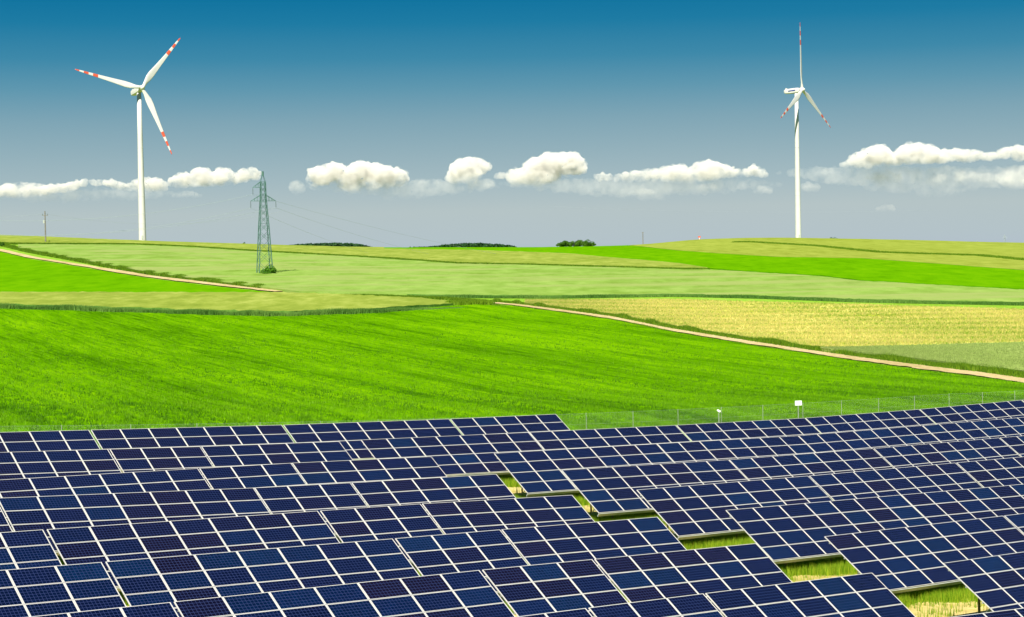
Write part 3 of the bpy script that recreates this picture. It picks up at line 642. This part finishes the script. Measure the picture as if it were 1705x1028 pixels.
def turbine(x, r, y_hub, R_px, yaw, tilt, phase, label, name='wind_turbine', stripe=False, towr=(2.15, 1.25)):
    p = on_ray(x, r); ym = r  # base
    d = ray(x, y_hub); d = d/np.hypot(d[0], d[1]); zh = d[2]*r; H = zh-p[2]; L = R_px/F*r
    root = empty(name, tuple(p), label, 'wind turbine', 'wind turbines on the skyline')
    n = 24; bb = MB(); hs_ = [-1.5, 0, H*.2, H*.45, H*.7, H-1.6]
    bb.tube([(0, 0, z) for z in hs_], [towr[0]+(towr[1]-towr[0])*max(z, 0)/H for z in hs_], n, 0); bb.build('tower', M_white, root, True)
    for q_ in (.30, .62): rq = towr[0]+(towr[1]-towr[0])*q_; bb = MB(); bb.tube([(0, 0, H*q_-.12), (0, 0, H*q_+.12)], rq+.045, n); bb.build('section_flange', M_white, root, True)
    bb = MB(); bb.box((.3, -towr[0]-.02, 2.6), (.95, .18, 2.3)); bb.build('door', M_rail, root)
    nv = Vector((math.sin(yaw)*math.cos(tilt), -math.cos(yaw)*math.cos(tilt), math.sin(tilt)))   # rotor looks this way
    sidev = Vector((math.cos(yaw), math.sin(yaw), 0)); upv = sidev.cross(-nv); 
    if upv.z < 0: upv = -upv
    Rn = Matrix(((sidev[0], -nv[0], upv[0]), (sidev[1], -nv[1], upv[1]), (sidev[2], -nv[2], upv[2])))   # x side, y backwards, z up
    hub = Vector((0, 0, H))+nv*4.2
    # nacelle: tapered housing with a sloping tail
    prof = [(-2.6, 1.35, -1.3, 1.35), (-1.0, 1.75, -1.7, 1.75), (3.5, 1.8, -1.75, 1.85), (7.6, 1.6, -1.35, 1.75), (8.6, 1.2, -.9, 1.35)]
    V = []; Fc = []; mi = []; m = 12
    for yy, hw, lo, hi in prof:
        for k in range(m):
            a = 2*math.pi*k/m; ca, sa = math.cos(a), math.sin(a); cx_ = math.copysign(abs(ca)**.45, ca)*hw; cz = (lo+hi)/2+math.copysign(abs(sa)**.45, sa)*(hi-lo)/2
            q = Rn @ Vector((cx_, yy, cz)); V.append((q[0], q[1], q[2]+H))
    for i in range(len(prof)-1):
        for k in range(m):
            a = i*m+k; b_ = i*m+(k+1) % m; Fc.append((a, b_, b_+m, a+m)); mi.append(0)
    Fc += [tuple(range(m))[::-1], tuple((len(prof)-1)*m+k for k in range(m))]; mi += [0, 0]
    nc = mesh_obj('nacelle', V, Fc, [M_white], root, mi)
    if stripe:
        bb = MB()
        for s_ in (-1, 1): bb.box(Rn @ Vector((s_*1.83, 2.6, .15))+Vector((0, 0, H)), (.05, 5.2, .75), 0, Rn)
        bb.build('stripe', M_blue, nc)
    bb = MB(); bb.box(Rn @ Vector((0, 7.2, 2.1))+Vector((0, 0, H)), (1.2, .9, .8), 0, Rn); bb.build('cooler', M_white, nc)
    bb = MB(); bb.tube([tuple(hub+nv*s_) for s_ in (-1.6, -.9, .2, 1.2, 1.9, 2.2)], [1.3, 1.65, 1.65, 1.25, .65, .1], 16, 0); hb_ = bb.build('hub', M_white, root, True)
    V, Fc, mi = blade_geo(L, .95)
    for k in range(3):
        ph = phase+k*2*math.pi/3
        zb = (upv*math.cos(ph)+sidev*math.sin(ph)); zb = (zb+nv*.035).normalized(); yb = (nv-zb*nv.dot(zb)).normalized(); xb = yb.cross(zb)
        W_ = []
        for v in V:
            s_ = v[2]/L; q = hub+xb*v[0]+yb*v[1]+zb*v[2]; W_.append(tuple(q))
        mesh_obj('rotor_blade', W_, Fc, [M_white, M_red], root, mi, True)
    return root
T1 = dict(yaw=math.radians(38), tilt=math.radians(12), phase=math.radians(42))
T2 = dict(yaw=math.radians(56), tilt=math.radians(4), phase=math.radians(2))
turbine(238, 1090, 150, 118, label='white wind turbine on the left skyline with red banded blades', **T1)
turbine(1329.5, 1240, 151, 111, label='white wind turbine on the right hilltop with a dark striped nacelle', stripe=True, towr=(2.05, 1.2), **T2)

# ------------------------------------------------------------------ pylon and wires
def at_h(x, y_px, r):      # point at distance r on the ray through (x, y)
    d = ray(x, y_px); d = d/np.hypot(d[0], d[1])*r; return Vector(d)
pb = pix_to_ground([441], [458.5])[0]; PR = math.hypot(pb[0], pb[1]); sc = PR/F     # metres per px there
py = empty('lattice_pylon', tuple(pb), 'green lattice pylon standing in the barley slope', 'pylon'); PHt = 171*sc
pyaw = math.radians(20)
def Lp(x, y, z): return Vector((x*math.cos(pyaw)-y*math.sin(pyaw), x*math.sin(pyaw)+y*math.cos(pyaw), z))
def hw(z):             # half width of the body at height z
    k = z/PHt
    return float(np.interp(k, [0, .52, .745, .90, .97, 1.0], [12.0, 7.2, 4.6, 4.0, 1.6, .9]))*sc*.95
corners = [(-1, -1), (1, -1), (1, 1), (-1, 1)]
lv = [0, .12, .23, .33, .42, .50, .57, .63, .69, .745, .80, .85, .90]
for cxn, cyn in corners:
    bb = MB()
    for i in range(len(lv)-1):
        bb.bar(Lp(cxn*hw(lv[i]*PHt), cyn*hw(lv[i]*PHt), lv[i]*PHt), Lp(cxn*hw(lv[i+1]*PHt), cyn*hw(lv[i+1]*PHt), lv[i+1]*PHt), .20 if lv[i] < .5 else .16)
    bb.bar(Lp(cxn*hw(.90*PHt), cyn*hw(.90*PHt), .90*PHt), Lp(0, 0, PHt*.985), .09)
    bb.build('leg', M_pylon, py)
for f_ in range(4):
    a0 = corners[f_]; a1 = corners[(f_+1) % 4]; bb = MB()
    for i in range(len(lv)-1):
        z0, z1 = lv[i]*PHt, lv[i+1]*PHt; h0, h1 = hw(z0), hw(z1)
        bb.bar(Lp(a0[0]*h0, a0[1]*h0, z0), Lp(a1[0]*h1, a1[1]*h1, z1), .095); bb.bar(Lp(a1[0]*h0, a1[1]*h0, z0), Lp(a0[0]*h1, a0[1]*h1, z1), .095)
        if i in (4, 8, 11): bb.bar(Lp(a0[0]*h1, a0[1]*h1, z1), Lp(a1[0]*h1, a1[1]*h1, z1), .08)
    bb.build('lattice_bracing', M_pylon, py)
bb = MB(); bb.tube([Lp(0, 0, PHt*.955), Lp(0, 0, PHt*1.0)], .34, 6); bb.build('peak', M_pylon, py)
def arm(dx, z):
    bb = MB(); s_ = 1 if dx > 0 else -1; tip = Lp(dx*sc, 0, z*PHt); h0 = hw(z*PHt)
    for c_ in (-1, 1):
        bb.bar(Lp(s_*h0, c_*h0, z*PHt), tip, .12); bb.bar(Lp(s_*h0, c_*h0, (z+.055)*PHt), tip, .13)
        for k in (.3, .6):
            bb.bar(Lp(s_*h0, c_*h0, z*PHt).lerp(tip, k), Lp(s_*h0, c_*h0, (z+.055)*PHt).lerp(tip, k), .09)
    o = bb.build('cross_arm', M_pylon, py)
    bb = MB(); bb.tube([tip, tip+Vector((0, 0, -11.5*sc))], .06, 6)
    for k in range(8): bb.tube([tip+Vector((0, 0, -(2+k*1.1)*sc)), tip+Vector((0, 0, -(2.4+k*1.1)*sc))], .13, 8)
    bb.build('insulator', M_ceramic, o)
    return Vector(pb)+tip+Vector((0, 0, -11.5*sc))
i_up = arm(-17, .845); i_l = arm(-21, .715); i_r = arm(21, .715)
def wire(pts, label, rad=.03, nm='power_line'):
    rad *= .62
    bb = MB(); o0 = Vector(pts[0]); bb.tube([Vector(p)-o0 for p in pts], rad, 4); o = bb.build(nm, M_wire); o.location = o0; tag(o, label, 'power line', 'overhead wires'); return o
def sag(a, b, s_, n=24): return [a.lerp(b, k/n)-Vector((0, 0, 4*s_*(k/n)*(1-k/n))) for k in range(n+1)]
wire(sag(i_up, at_h(-260, 340, 640), 7.0), 'thin overhead wire leaving the pylon top arm to the left', .06)
wire(sag(i_l, at_h(-300, 347, 660), 9.0), 'thin overhead wire leaving the pylon lower left arm to the left', .06)
wire(sag(i_r, at_h(-330, 352, 700), 9.0), 'thin overhead wire from the pylon lower right arm running left', .055)
wire(sag(i_up, at_h(1250, 420, 1500), 18, 40), 'highest thin wire sloping down from the pylon to the right', .05)
wire(sag(i_r, at_h(1000, 419, 1480), 15, 40), 'middle thin wire sloping down from the pylon to the right', .05)
wire(sag(i_l, at_h(820, 417, 1460), 14, 40), 'lowest thin wire sloping down from the pylon to the right', .05)
wire(sag(at_h(900, 343, 1900), at_h(1560, 350, 1900), 4, 30), 'faint distant wire crossing the sky behind the right turbine', .05)
# wooden pole
p = pix_to_ground([76], [403.5], .3)[0]; rp = math.hypot(p[0], p[1]); k = rp/F
wp = empty('utility_pole', tuple(p), 'weathered wooden pole with short crossbars at the left skyline', 'utility pole')
bb = MB(); bb.tube([(0, 0, -.5), (0, 0, 51*k)], [.38, .26], 8); bb.build('pole', M_wood, wp)
bb = MB(); bb.box((0, 0, 44*k), (9*k, .2, .25)); bb.build('crossbar', M_wood, wp)
bb = MB(); bb.box((-.5, -.3, 34*k), (.7, .5, 1.6)); bb.build('switch_box', M_rail, wp)
for s_ in (-1, 0, 1):
    bb = MB(); bb.tube([(s_*4*k, 0, 44*k+.1), (s_*4*k, 0, 44*k+.8)], .13, 6); bb.build('insulator', M_ceramic, wp)
pt = Vector(p)+Vector((0, 0, 44*k+.8))
wire(sag(at_h(-330, 372, rp), pt, 1.5), 'thin wire reaching the wooden pole from the left', .05)
wire(sag(pt, at_h(470, 352, rp*1.1), 6), 'thin wire passing right from the wooden pole behind the turbine', .05)
# mast on the centre-right skyline
p = on_ray(1071, 1120); k = 1120/F; ms = empty('slim_mast', tuple(p), 'slim grey mast on the skyline left of the olive hill', 'mast')
bb = MB(); bb.tube([(0, 0, -.5), (0, 0, 22*k)], [.3, .2], 8); bb.build('pole', M_wood, ms)
bb = MB(); bb.box((0, 0, 21*k), (1.6, .15, .18)); bb.build('crossbar', M_wood, ms)
# red and white marker
p = on_ray(1165, 1150); mk = empty('signal_marker', tuple(p), 'tiny red and white marker post on the hilltop left of the right turbine', 'marker')
k = 1150/F; bb = MB(); bb.tube([(0, 0, 0), (0, 0, 5*k)], .22, 8); bb.build('post', M_sign, mk)
bb = MB(); bb.box((0, 0, 6.3*k), (4.2*k, .4, 2.4*k)); bb.build('red_head', M_red, mk)
bb = MB(); bb.box((0, -.03, 3.0*k), (2.2*k, .3, 1.2*k)); bb.build('red_band', M_red, mk)
# far pylon at right
for x_, y0, y1, lab in ((1673, 404, 391, 'tiny far pylon on the right horizon'), (1627, 405, 400.5, 'tiny far pole on the horizon left of the far pylon')):
    R_ = 3000; b0 = at_h(x_, y0+1.5, R_); b1 = at_h(x_, y1, R_); fp = empty('distant_pylon', tuple(b0), lab, 'pylon', 'far pylons'); hh = (b1-b0).z
    bb = MB()
    for sx_, sy_ in corners: bb.bar((sx_*1.6, sy_*1.6, -2), (sx_*.3, sy_*.3, hh), .35)
    bb.build('mast_frame', M_wire, fp)
    if hh > 8: bb = MB(); bb.box((0, 0, hh*.62), (8, .5, .5)); bb.box((0, 0, hh*.8), (5, .5, .5)); bb.build('cross_arm', M_wire, fp)

# ------------------------------------------------------------------ trees and bushes
def crown(parent, c, rad, n, leaf, mat=B_leaf, name='crown'):
    """leaf-sized faces spread through an uneven clumped volume; c, rad in parent space"""
    k = max(6, int(n/160)); cl = rng.normal(0, 1, (k, 3)); cl /= np.linalg.norm(cl, axis=1)[:, None]; cl *= rng.uniform(.35, .85, (k, 1)); cl[:, 2] = np.abs(cl[:, 2])*.95-.12
    rr_ = rng.uniform(.22, .42, k); i = rng.integers(0, k, n); d = rng.normal(0, 1, (n, 3)); d /= np.linalg.norm(d, axis=1)[:, None]
    q = cl[i]+d*(rr_[i]*rng.uniform(.6, 1.0, n)**.5)[:, None]; q = q*np.array(rad)+np.array(c)
    a = rng.normal(0, 1, (n, 3)); a /= np.linalg.norm(a, axis=1)[:, None]; b_ = np.cross(a, d); b_ /= np.linalg.norm(b_, axis=1)[:, None]+1e-6
    s_ = leaf*rng.uniform(.6, 1.4, (n, 1)); V = np.stack([q-a*s_, q-b_*s_*.7, q+a*s_, q+b_*s_*.7], 1).reshape(-1, 3)
    tint = np.repeat(np.clip(rng.uniform(.1, .9, k)[i]*.5+rng.uniform(0, .5, n), 0, 1), 4)
    return big_mesh(name, V, np.arange(n*4).reshape(-1, 4), mat, parent, col=tint)
def tree(x, r, wpx, hpx, label, cat='tree', grp=None, dy=0, mat=B_leaf, n=1500, name='tree', trunk=True):
    p = on_ray(x, r); k = r/F; t_ = empty(name, tuple(p), label, cat, grp); hh = hpx*k; ww = wpx*k/2
    if trunk:
        bb = MB(); bb.tube([(0, 0, -.3), (.1, 0, hh*.3), (0, .1, hh*.6)], [.05*hh+.06, .035*hh+.05, .02*hh+.03], 7); bb.build('trunk', M_trunk, t_)
        for a in range(3):
            bb = MB(); an = a*2.1; bb.tube([(0, 0, hh*.25), (math.cos(an)*ww*.5, math.sin(an)*ww*.5, hh*.6)], [.03*hh+.03, .02], 5); bb.build('limb', M_trunk, t_)
    if trunk: crown(t_, (0, 0, hh*.30), (ww*1.15, ww, hh*.66), n, max(.10, .055*hh), mat)
    else: crown(t_, (0, 0, hh*.16), (ww*1.1, ww, hh*.80), n, max(.10, .055*hh), mat)
    return t_
for i, (x, w_, h_) in enumerate([(935, 12, 8.5), (944, 15, 11.5), (955, 17, 12.0), (967, 18, 12.0), (978, 15, 10.5), (986, 9, 7)]):
    tree(x, 1075+6*(i % 2), w_*1.35, h_+2, f'{ORD[i]} tree from the left in the small dark grove on the centre skyline', 'tree', 'grove trees on the skyline', n=2200, mat=B_grove)
tree(406.5, 1090, 6.5, 6.5, 'tiny round bush on the skyline left of the pylon', 'bush', n=500, name='bush', trunk=False)
tree(1389, 1120, 13, 5.5, 'low dark bush on the hilltop right of the right turbine', 'bush', n=900, name='bush', trunk=False)
pz = pix_to_ground([82], [403.5], .3)[0]; tree(82, math.hypot(pz[0], pz[1]), 9, 6, 'small dark bush at the foot of the wooden pole', 'bush', n=600, name='bush', trunk=False)
pz = pix_to_ground([6], [409.5], .3)[0]; tree(6, math.hypot(pz[0], pz[1]), 20, 8, 'rounded green bush at the left edge beside the dirt track', 'bush', n=900, name='bush', trunk=False)
tree(444.5, PR-2.5, 34, 19, 'leafy dark bush wrapped round the foot of the pylon', 'bush', n=2600, name='bush', trunk=False, mat=blade_mat('bush_leaves', (.02, .10, .003), (.12, .30, .012), .3))
# woods beyond the ridge
def wood(x0, x1, r, prof, base_y, label, mat=B_leaf_far, n=9000):
    P = []; k = r/F
    o0 = at_h((x0+x1)/2, base_y, r); o0.z = float(ground(o0.x, o0.y))
    m = int((x1-x0)/2.2)*4; V = []; T_ = []
    for i in range(m):
        x = rng.uniform(x0, x1); rr_ = r+rng.uniform(0, 160); top = at_h(x, interp(prof, x)+rng.uniform(-.4, 1.2), rr_); gz = float(ground(top.x, top.y)); h_ = top.z-gz
        if h_ < 2: continue
        w_ = rng.uniform(2.4, 4.2)*k*1.6; nl = 70; d = rng.normal(0, 1, (nl, 3)); d /= np.linalg.norm(d, axis=1)[:, None]; q = d*np.array([w_, w_, w_*.9])*rng.uniform(.75, 1, (nl, 1))+np.array([top.x, top.y, top.z-w_*.9])
        q[:, 2] = np.where(rng.uniform(size=nl) < .4, q[:, 2]-rng.uniform(0, 1, nl)*h_*.7, q[:, 2])
        a = rng.normal(0, 1, (nl, 3)); a /= np.linalg.norm(a, axis=1)[:, None]; b_ = np.cross(a, d); s_ = .34*w_
        V.append(np.stack([q-a*s_, q-b_*s_, q+a*s_, q+b_*s_], 1).reshape(-1, 3)); T_.append(np.full(nl*4, rng.uniform(.1, .9)))
    V = np.concatenate(V)-np.array(o0); o = big_mesh('woodland', V, np.arange(len(V)).reshape(-1, 4), mat, col=np.concatenate(T_)); o.location = o0
    tag(o, label, kind='stuff')
wood(470, 618, 1750, [(470, 411), (490, 407), (520, 405.5), (560, 404.5), (590, 405), (618, 410.5)], 412, 'long low dark wood on the horizon right of the pylon')
wood(722, 862, 1900, [(680, 412.5), (715, 412), (722, 410), (740, 407.5), (775, 405), (800, 404.8), (830, 406.5), (850, 409), (862, 412)], 413, 'broad dark wood rising over the ridge at the centre')
wood(680, 726, 2100, [(680, 412), (700, 411), (726, 410.5)], 413, 'thin dark line of trees left of the broad wood')
for i, x in enumerate((562, 577, 590)):
    o = tree(x, 1700, (8, 7, 9)[i], 0.1+1.0*((F*(float((at_h(x, (402.8, 404, 403.6)[i], 1700)).z)-float(on_ray(x, 1700)[2]))/1700)), f'{("left", "middle", "right")[i]} of the three taller trees standing above the long low wood', 'tree', 'trees above the long low wood', n=900, mat=B_leaf_far)

# ------------------------------------------------------------------ clouds
CD = 11000.0
M_cl, t, b = new_mat('cloud')
t.nodes.remove(b); vol = N(t, 'ShaderNodeVolumePrincipled'); vol.inputs['Color'].default_value = (1, .975, .905, 1); vol.inputs['Density'].default_value = .05; vol.inputs['Anisotropy'].default_value = -.30
_g = N(t, 'ShaderNodeNewGeometry'); _n = noise(t, _g.outputs['Position'], .013, 5, .6); _n2 = cramp(t, _n, [(.36, 0.0), (.56, 1.0)])
_tc = N(t, 'ShaderNodeTexCoord'); _sx = N(t, 'ShaderNodeSeparateXYZ'); t.links.new(_tc.outputs['Generated'], _sx.inputs[0])
_hz = cramp(t, _sx.outputs['Z'], [(.02, .05), (.5, 1.0)]); _n2 = math_(t, 'MULTIPLY', _n2, _hz)
_m = N(t, 'ShaderNodeMath', operation='MULTIPLY', name='dens'); t.links.new(_n2, _m.inputs[0]); _m.inputs[1].default_value = .027; t.links.new(_m.outputs[0], vol.inputs['Density'])
M_cl.cycles.volume_step_rate = .35
t.links.new(vol.outputs[0], t.nodes['Material Output'].inputs['Volume'])
M_core, t2, b2 = new_mat('cloud_core'); b2.inputs['Base Color'].default_value = (.92, .91, .88, 1); b2.inputs['Roughness'].default_value = 1; b2.inputs['Specular IOR Level'].default_value = 0
def cloud(tops, base, label, depth=.8, dens=None, seed=0, core=True):
    """tops: photo outline of the top, base: photo outline of the bottom"""
    rg = np.random.default_rng(seed+11); x0, x1 = tops[0][0], tops[-1][0]; k = CD/F
    c0 = at_h((x0+x1)/2, interp(base, (x0+x1)/2), CD); right = Vector((RT[0], RT[1], RT[2])); fw = Vector((FW[0], FW[1], 0)).normalized(); up = Vector((UP[0], UP[1], UP[2]))
    mbd = bpy.data.metaballs.new('cloudmb'); S = []
    area = 0; x = x0
    cnt = int((x1-x0)*.55)+10
    for i in range(cnt):
        x = rg.uniform(x0, x1); yt = interp(tops, x); yb = interp(base, x); hgt = max(yb-yt, 2.0)
        rad = min(hgt*rg.uniform(.26, .50), 14)
        rad = max(rad, 2.2); y = rg.uniform(yt+rad*.9, max(yb-rad*.55, yt+rad))
        if rg.uniform() < .6: y = yt+rad*rg.uniform(.85, 1.15)
        S.append(((x-(x0+x1)/2)*k, rg.uniform(-depth, depth)*hgt*.5*k, -(y-interp(base, (x0+x1)/2))*k, rad*k))
    # union of displaced spheres: icosphere template
    import bmesh
    bm = bmesh.new(); bmesh.ops.create_icosphere(bm, subdivisions=2, radius=1); tv = np.array([v.co for v in bm.verts]); tf = np.array([[v.index for v in f.verts] for f in bm.faces]); bm.free()
    V = []; Fc = []
    for i, (a, b_, c, r_) in enumerate(S):
        wob = 1+.10*rg.standard_normal(len(tv)); V.append(tv*wob[:, None]*np.array([r_*1.25, r_*1.2, r_*1.05])+np.array([a, b_, c])); Fc.append(tf+i*len(tv))
    V = np.concatenate(V); Fc = np.concatenate(Fc)
    yl = V.copy(); V = np.outer(yl[:, 0], right)+np.outer(yl[:, 1], fw)+np.outer(yl[:, 2], up)
    me = bpy.data.meshes.new('cloud'); me.from_pydata(V.tolist(), [], Fc.tolist()); o = bpy.data.objects.new('cloud', me); link(o); o.location = c0
    m1 = o.modifiers.new('r', 'REMESH'); m1.mode = 'VOXEL'; m1.voxel_size = 1.1*k
    tx = bpy.data.textures.new('c', 'CLOUDS'); tx.noise_scale = 7*k; tx.noise_depth = 4
    m2 = o.modifiers.new('d', 'DISPLACE'); m2.texture = tx; m2.strength = 9.0*k; m2.mid_level = .34; m2.texture_coords = 'LOCAL'
    m3 = o.modifiers.new('s', 'SMOOTH'); m3.iterations = 1
    dg = bpy.context.evaluated_depsgraph_get(); me2 = bpy.data.meshes.new_from_object(o.evaluated_get(dg)); me2.name = 'cloud'
    o.modifiers.clear(); o.data = me2; me2.materials.clear(); me2.materials.append(dens or M_cl)
    tag(o, label, 'cloud', 'cumulus clouds low over the horizon')
    return o
def vmat(name, dens):
    m = M_cl.copy(); m.name = name
    for n in m.node_tree.nodes:
        if n.name == 'dens': n.inputs[1].default_value = dens*2
    return m
M_veil = vmat('cloud_veil', .0013)
M_thin = vmat('thin_cloud', .003); M_wisp = vmat('wisp_cloud', .0022)
cloud([(513, 298), (530, 281), (560, 273), (575, 283), (600, 271), (640, 279), (668, 284), (680, 298)], [(513, 304), (550, 315), (600, 315), (680, 304)], 'broad cumulus cloud right of the pylon top', seed=1)
cloud([(745, 300), (757, 277), (772, 265), (795, 265), (817, 277)], [(745, 304), (780, 300), (817, 282)], 'small plump cumulus left of the centre cloud', seed=2)
cloud([(778, 308), (800, 300), (816, 300)], [(778, 312), (800, 317), (816, 312)], 'small flat cloud shred below the plump cumulus', seed=3, dens=M_thin)
cloud([(827, 291), (845, 285), (870, 282), (892, 266), (915, 258), (930, 256), (955, 257), (973, 276)], [(827, 297), (870, 309), (900, 309), (940, 292), (973, 284)], 'tallest cumulus cloud near the centre of the sky', seed=4)
cloud([(992, 291), (1003, 289), (1020, 293), (1050, 286), (1100, 282), (1130, 275), (1150, 281), (1175, 268), (1212, 277), (1235, 285), (1255, 276), (1278, 288)], [(992, 300), (1060, 300), (1150, 300), (1210, 294), (1278, 293)], 'long bumpy cumulus left of the right turbine', seed=5)
cloud([(1405, 274), (1440, 256), (1470, 242), (1487, 259), (1520, 239), (1545, 244), (1570, 250), (1620, 252), (1642, 258), (1680, 245), (1705, 246), (1760, 240), (1830, 262)], [(1405, 279), (1450, 277), (1520, 272), (1600, 268), (1705, 264), (1830, 268)], 'large bright cumulus bank at the right edge', seed=6)
cloud([(1448, 289), (1470, 285), (1495, 292)], [(1448, 300), (1495, 306)], 'grey cloud shred below the right cumulus bank', seed=7, dens=M_thin)
cloud([(1555, 292), (1600, 288), (1662, 291)], [(1555, 302), (1662, 303)], 'flat cream cloud streak below the right cumulus bank', seed=8, dens=M_thin)
cloud([(1668, 290), (1690, 282), (1720, 280)], [(1668, 310), (1720, 312)], 'cloud tuft at the right edge below the bank', seed=9, dens=M_thin)
cloud([(-90, 318), (0, 312), (22, 307), (50, 307), (75, 309), (100, 308), (140, 300), (168, 303)], [(-90, 330), (0, 326), (60, 325), (120, 317), (168, 308)], 'long low cloud at the left edge', seed=10)
cloud([(174, 303), (185, 300), (207, 306)], [(174, 309), (195, 316), (207, 310)], 'tiny cloud between the left cloud and the left turbine', seed=11)
cloud([(210, 308), (240, 298), (262, 299), (273, 304)], [(210, 316), (273, 317)], 'small cloud behind the left turbine tower', seed=12)
cloud([(283, 300), (300, 290), (322, 291), (336, 281), (350, 291), (372, 280), (388, 291), (415, 279), (430, 284)], [(283, 311), (350, 309), (400, 303), (430, 295)], 'lumpy cloud between left turbine and pylon', seed=13, dens=vmat('soft_cloud', .014))
for i, (x, y, w_, h_, lab) in enumerate([(714, 303, 30, 8, 'faint cloud scrap right of the broad cumulus'), (1270, 318, 28, 13, 'faint cloud scrap low beside the right turbine'), (1177, 312, 34, 12, 'faint cloud scrap below the long cumulus'), (1072, 321, 44, 9, 'faint flat cloud low right of centre'), (1350, 312, 26, 16, 'faint grey cloud just right of the right turbine'), (1378, 286, 18, 9, 'tiny pale cloud left of the right bank'), (1476, 347, 30, 8, 'faint low cloud near the right horizon'), (495, 315, 14, 22, 'faint upright wisp right of the pylon'), (312, 325, 44, 10, 'faint flat cloud low between turbine and pylon')]):
    cloud([(x-w_/2, y), (x-w_/4, y-h_/2), (x+w_/5, y-h_/2), (x+w_/2, y)], [(x-w_/2, y+h_/3), (x+w_/2, y+h_/3)], lab, seed=20+i, dens=M_wisp)

# greyish veils hanging under the cumulus line
for x0, x1, yt, yb, lab in ((500, 830, 303, 330, 'thin grey veil under the broad cumulus'), (835, 1300, 300, 330, 'thin grey veil under the long cumulus line'), (1300, 1800, 282, 326, 'thin grey veil under the large right cloud bank'), (-80, 300, 318, 336, 'thin grey veil under the low left clouds')):
    cloud([(x0, yt+5), (x0+40, yt), (x1-60, yt-2), (x1, yt+6)], [(x0, yt+9), ((x0+x1)/2, yb), (x1, yt+10)], lab, depth=.5, seed=300+x0, dens=M_veil)
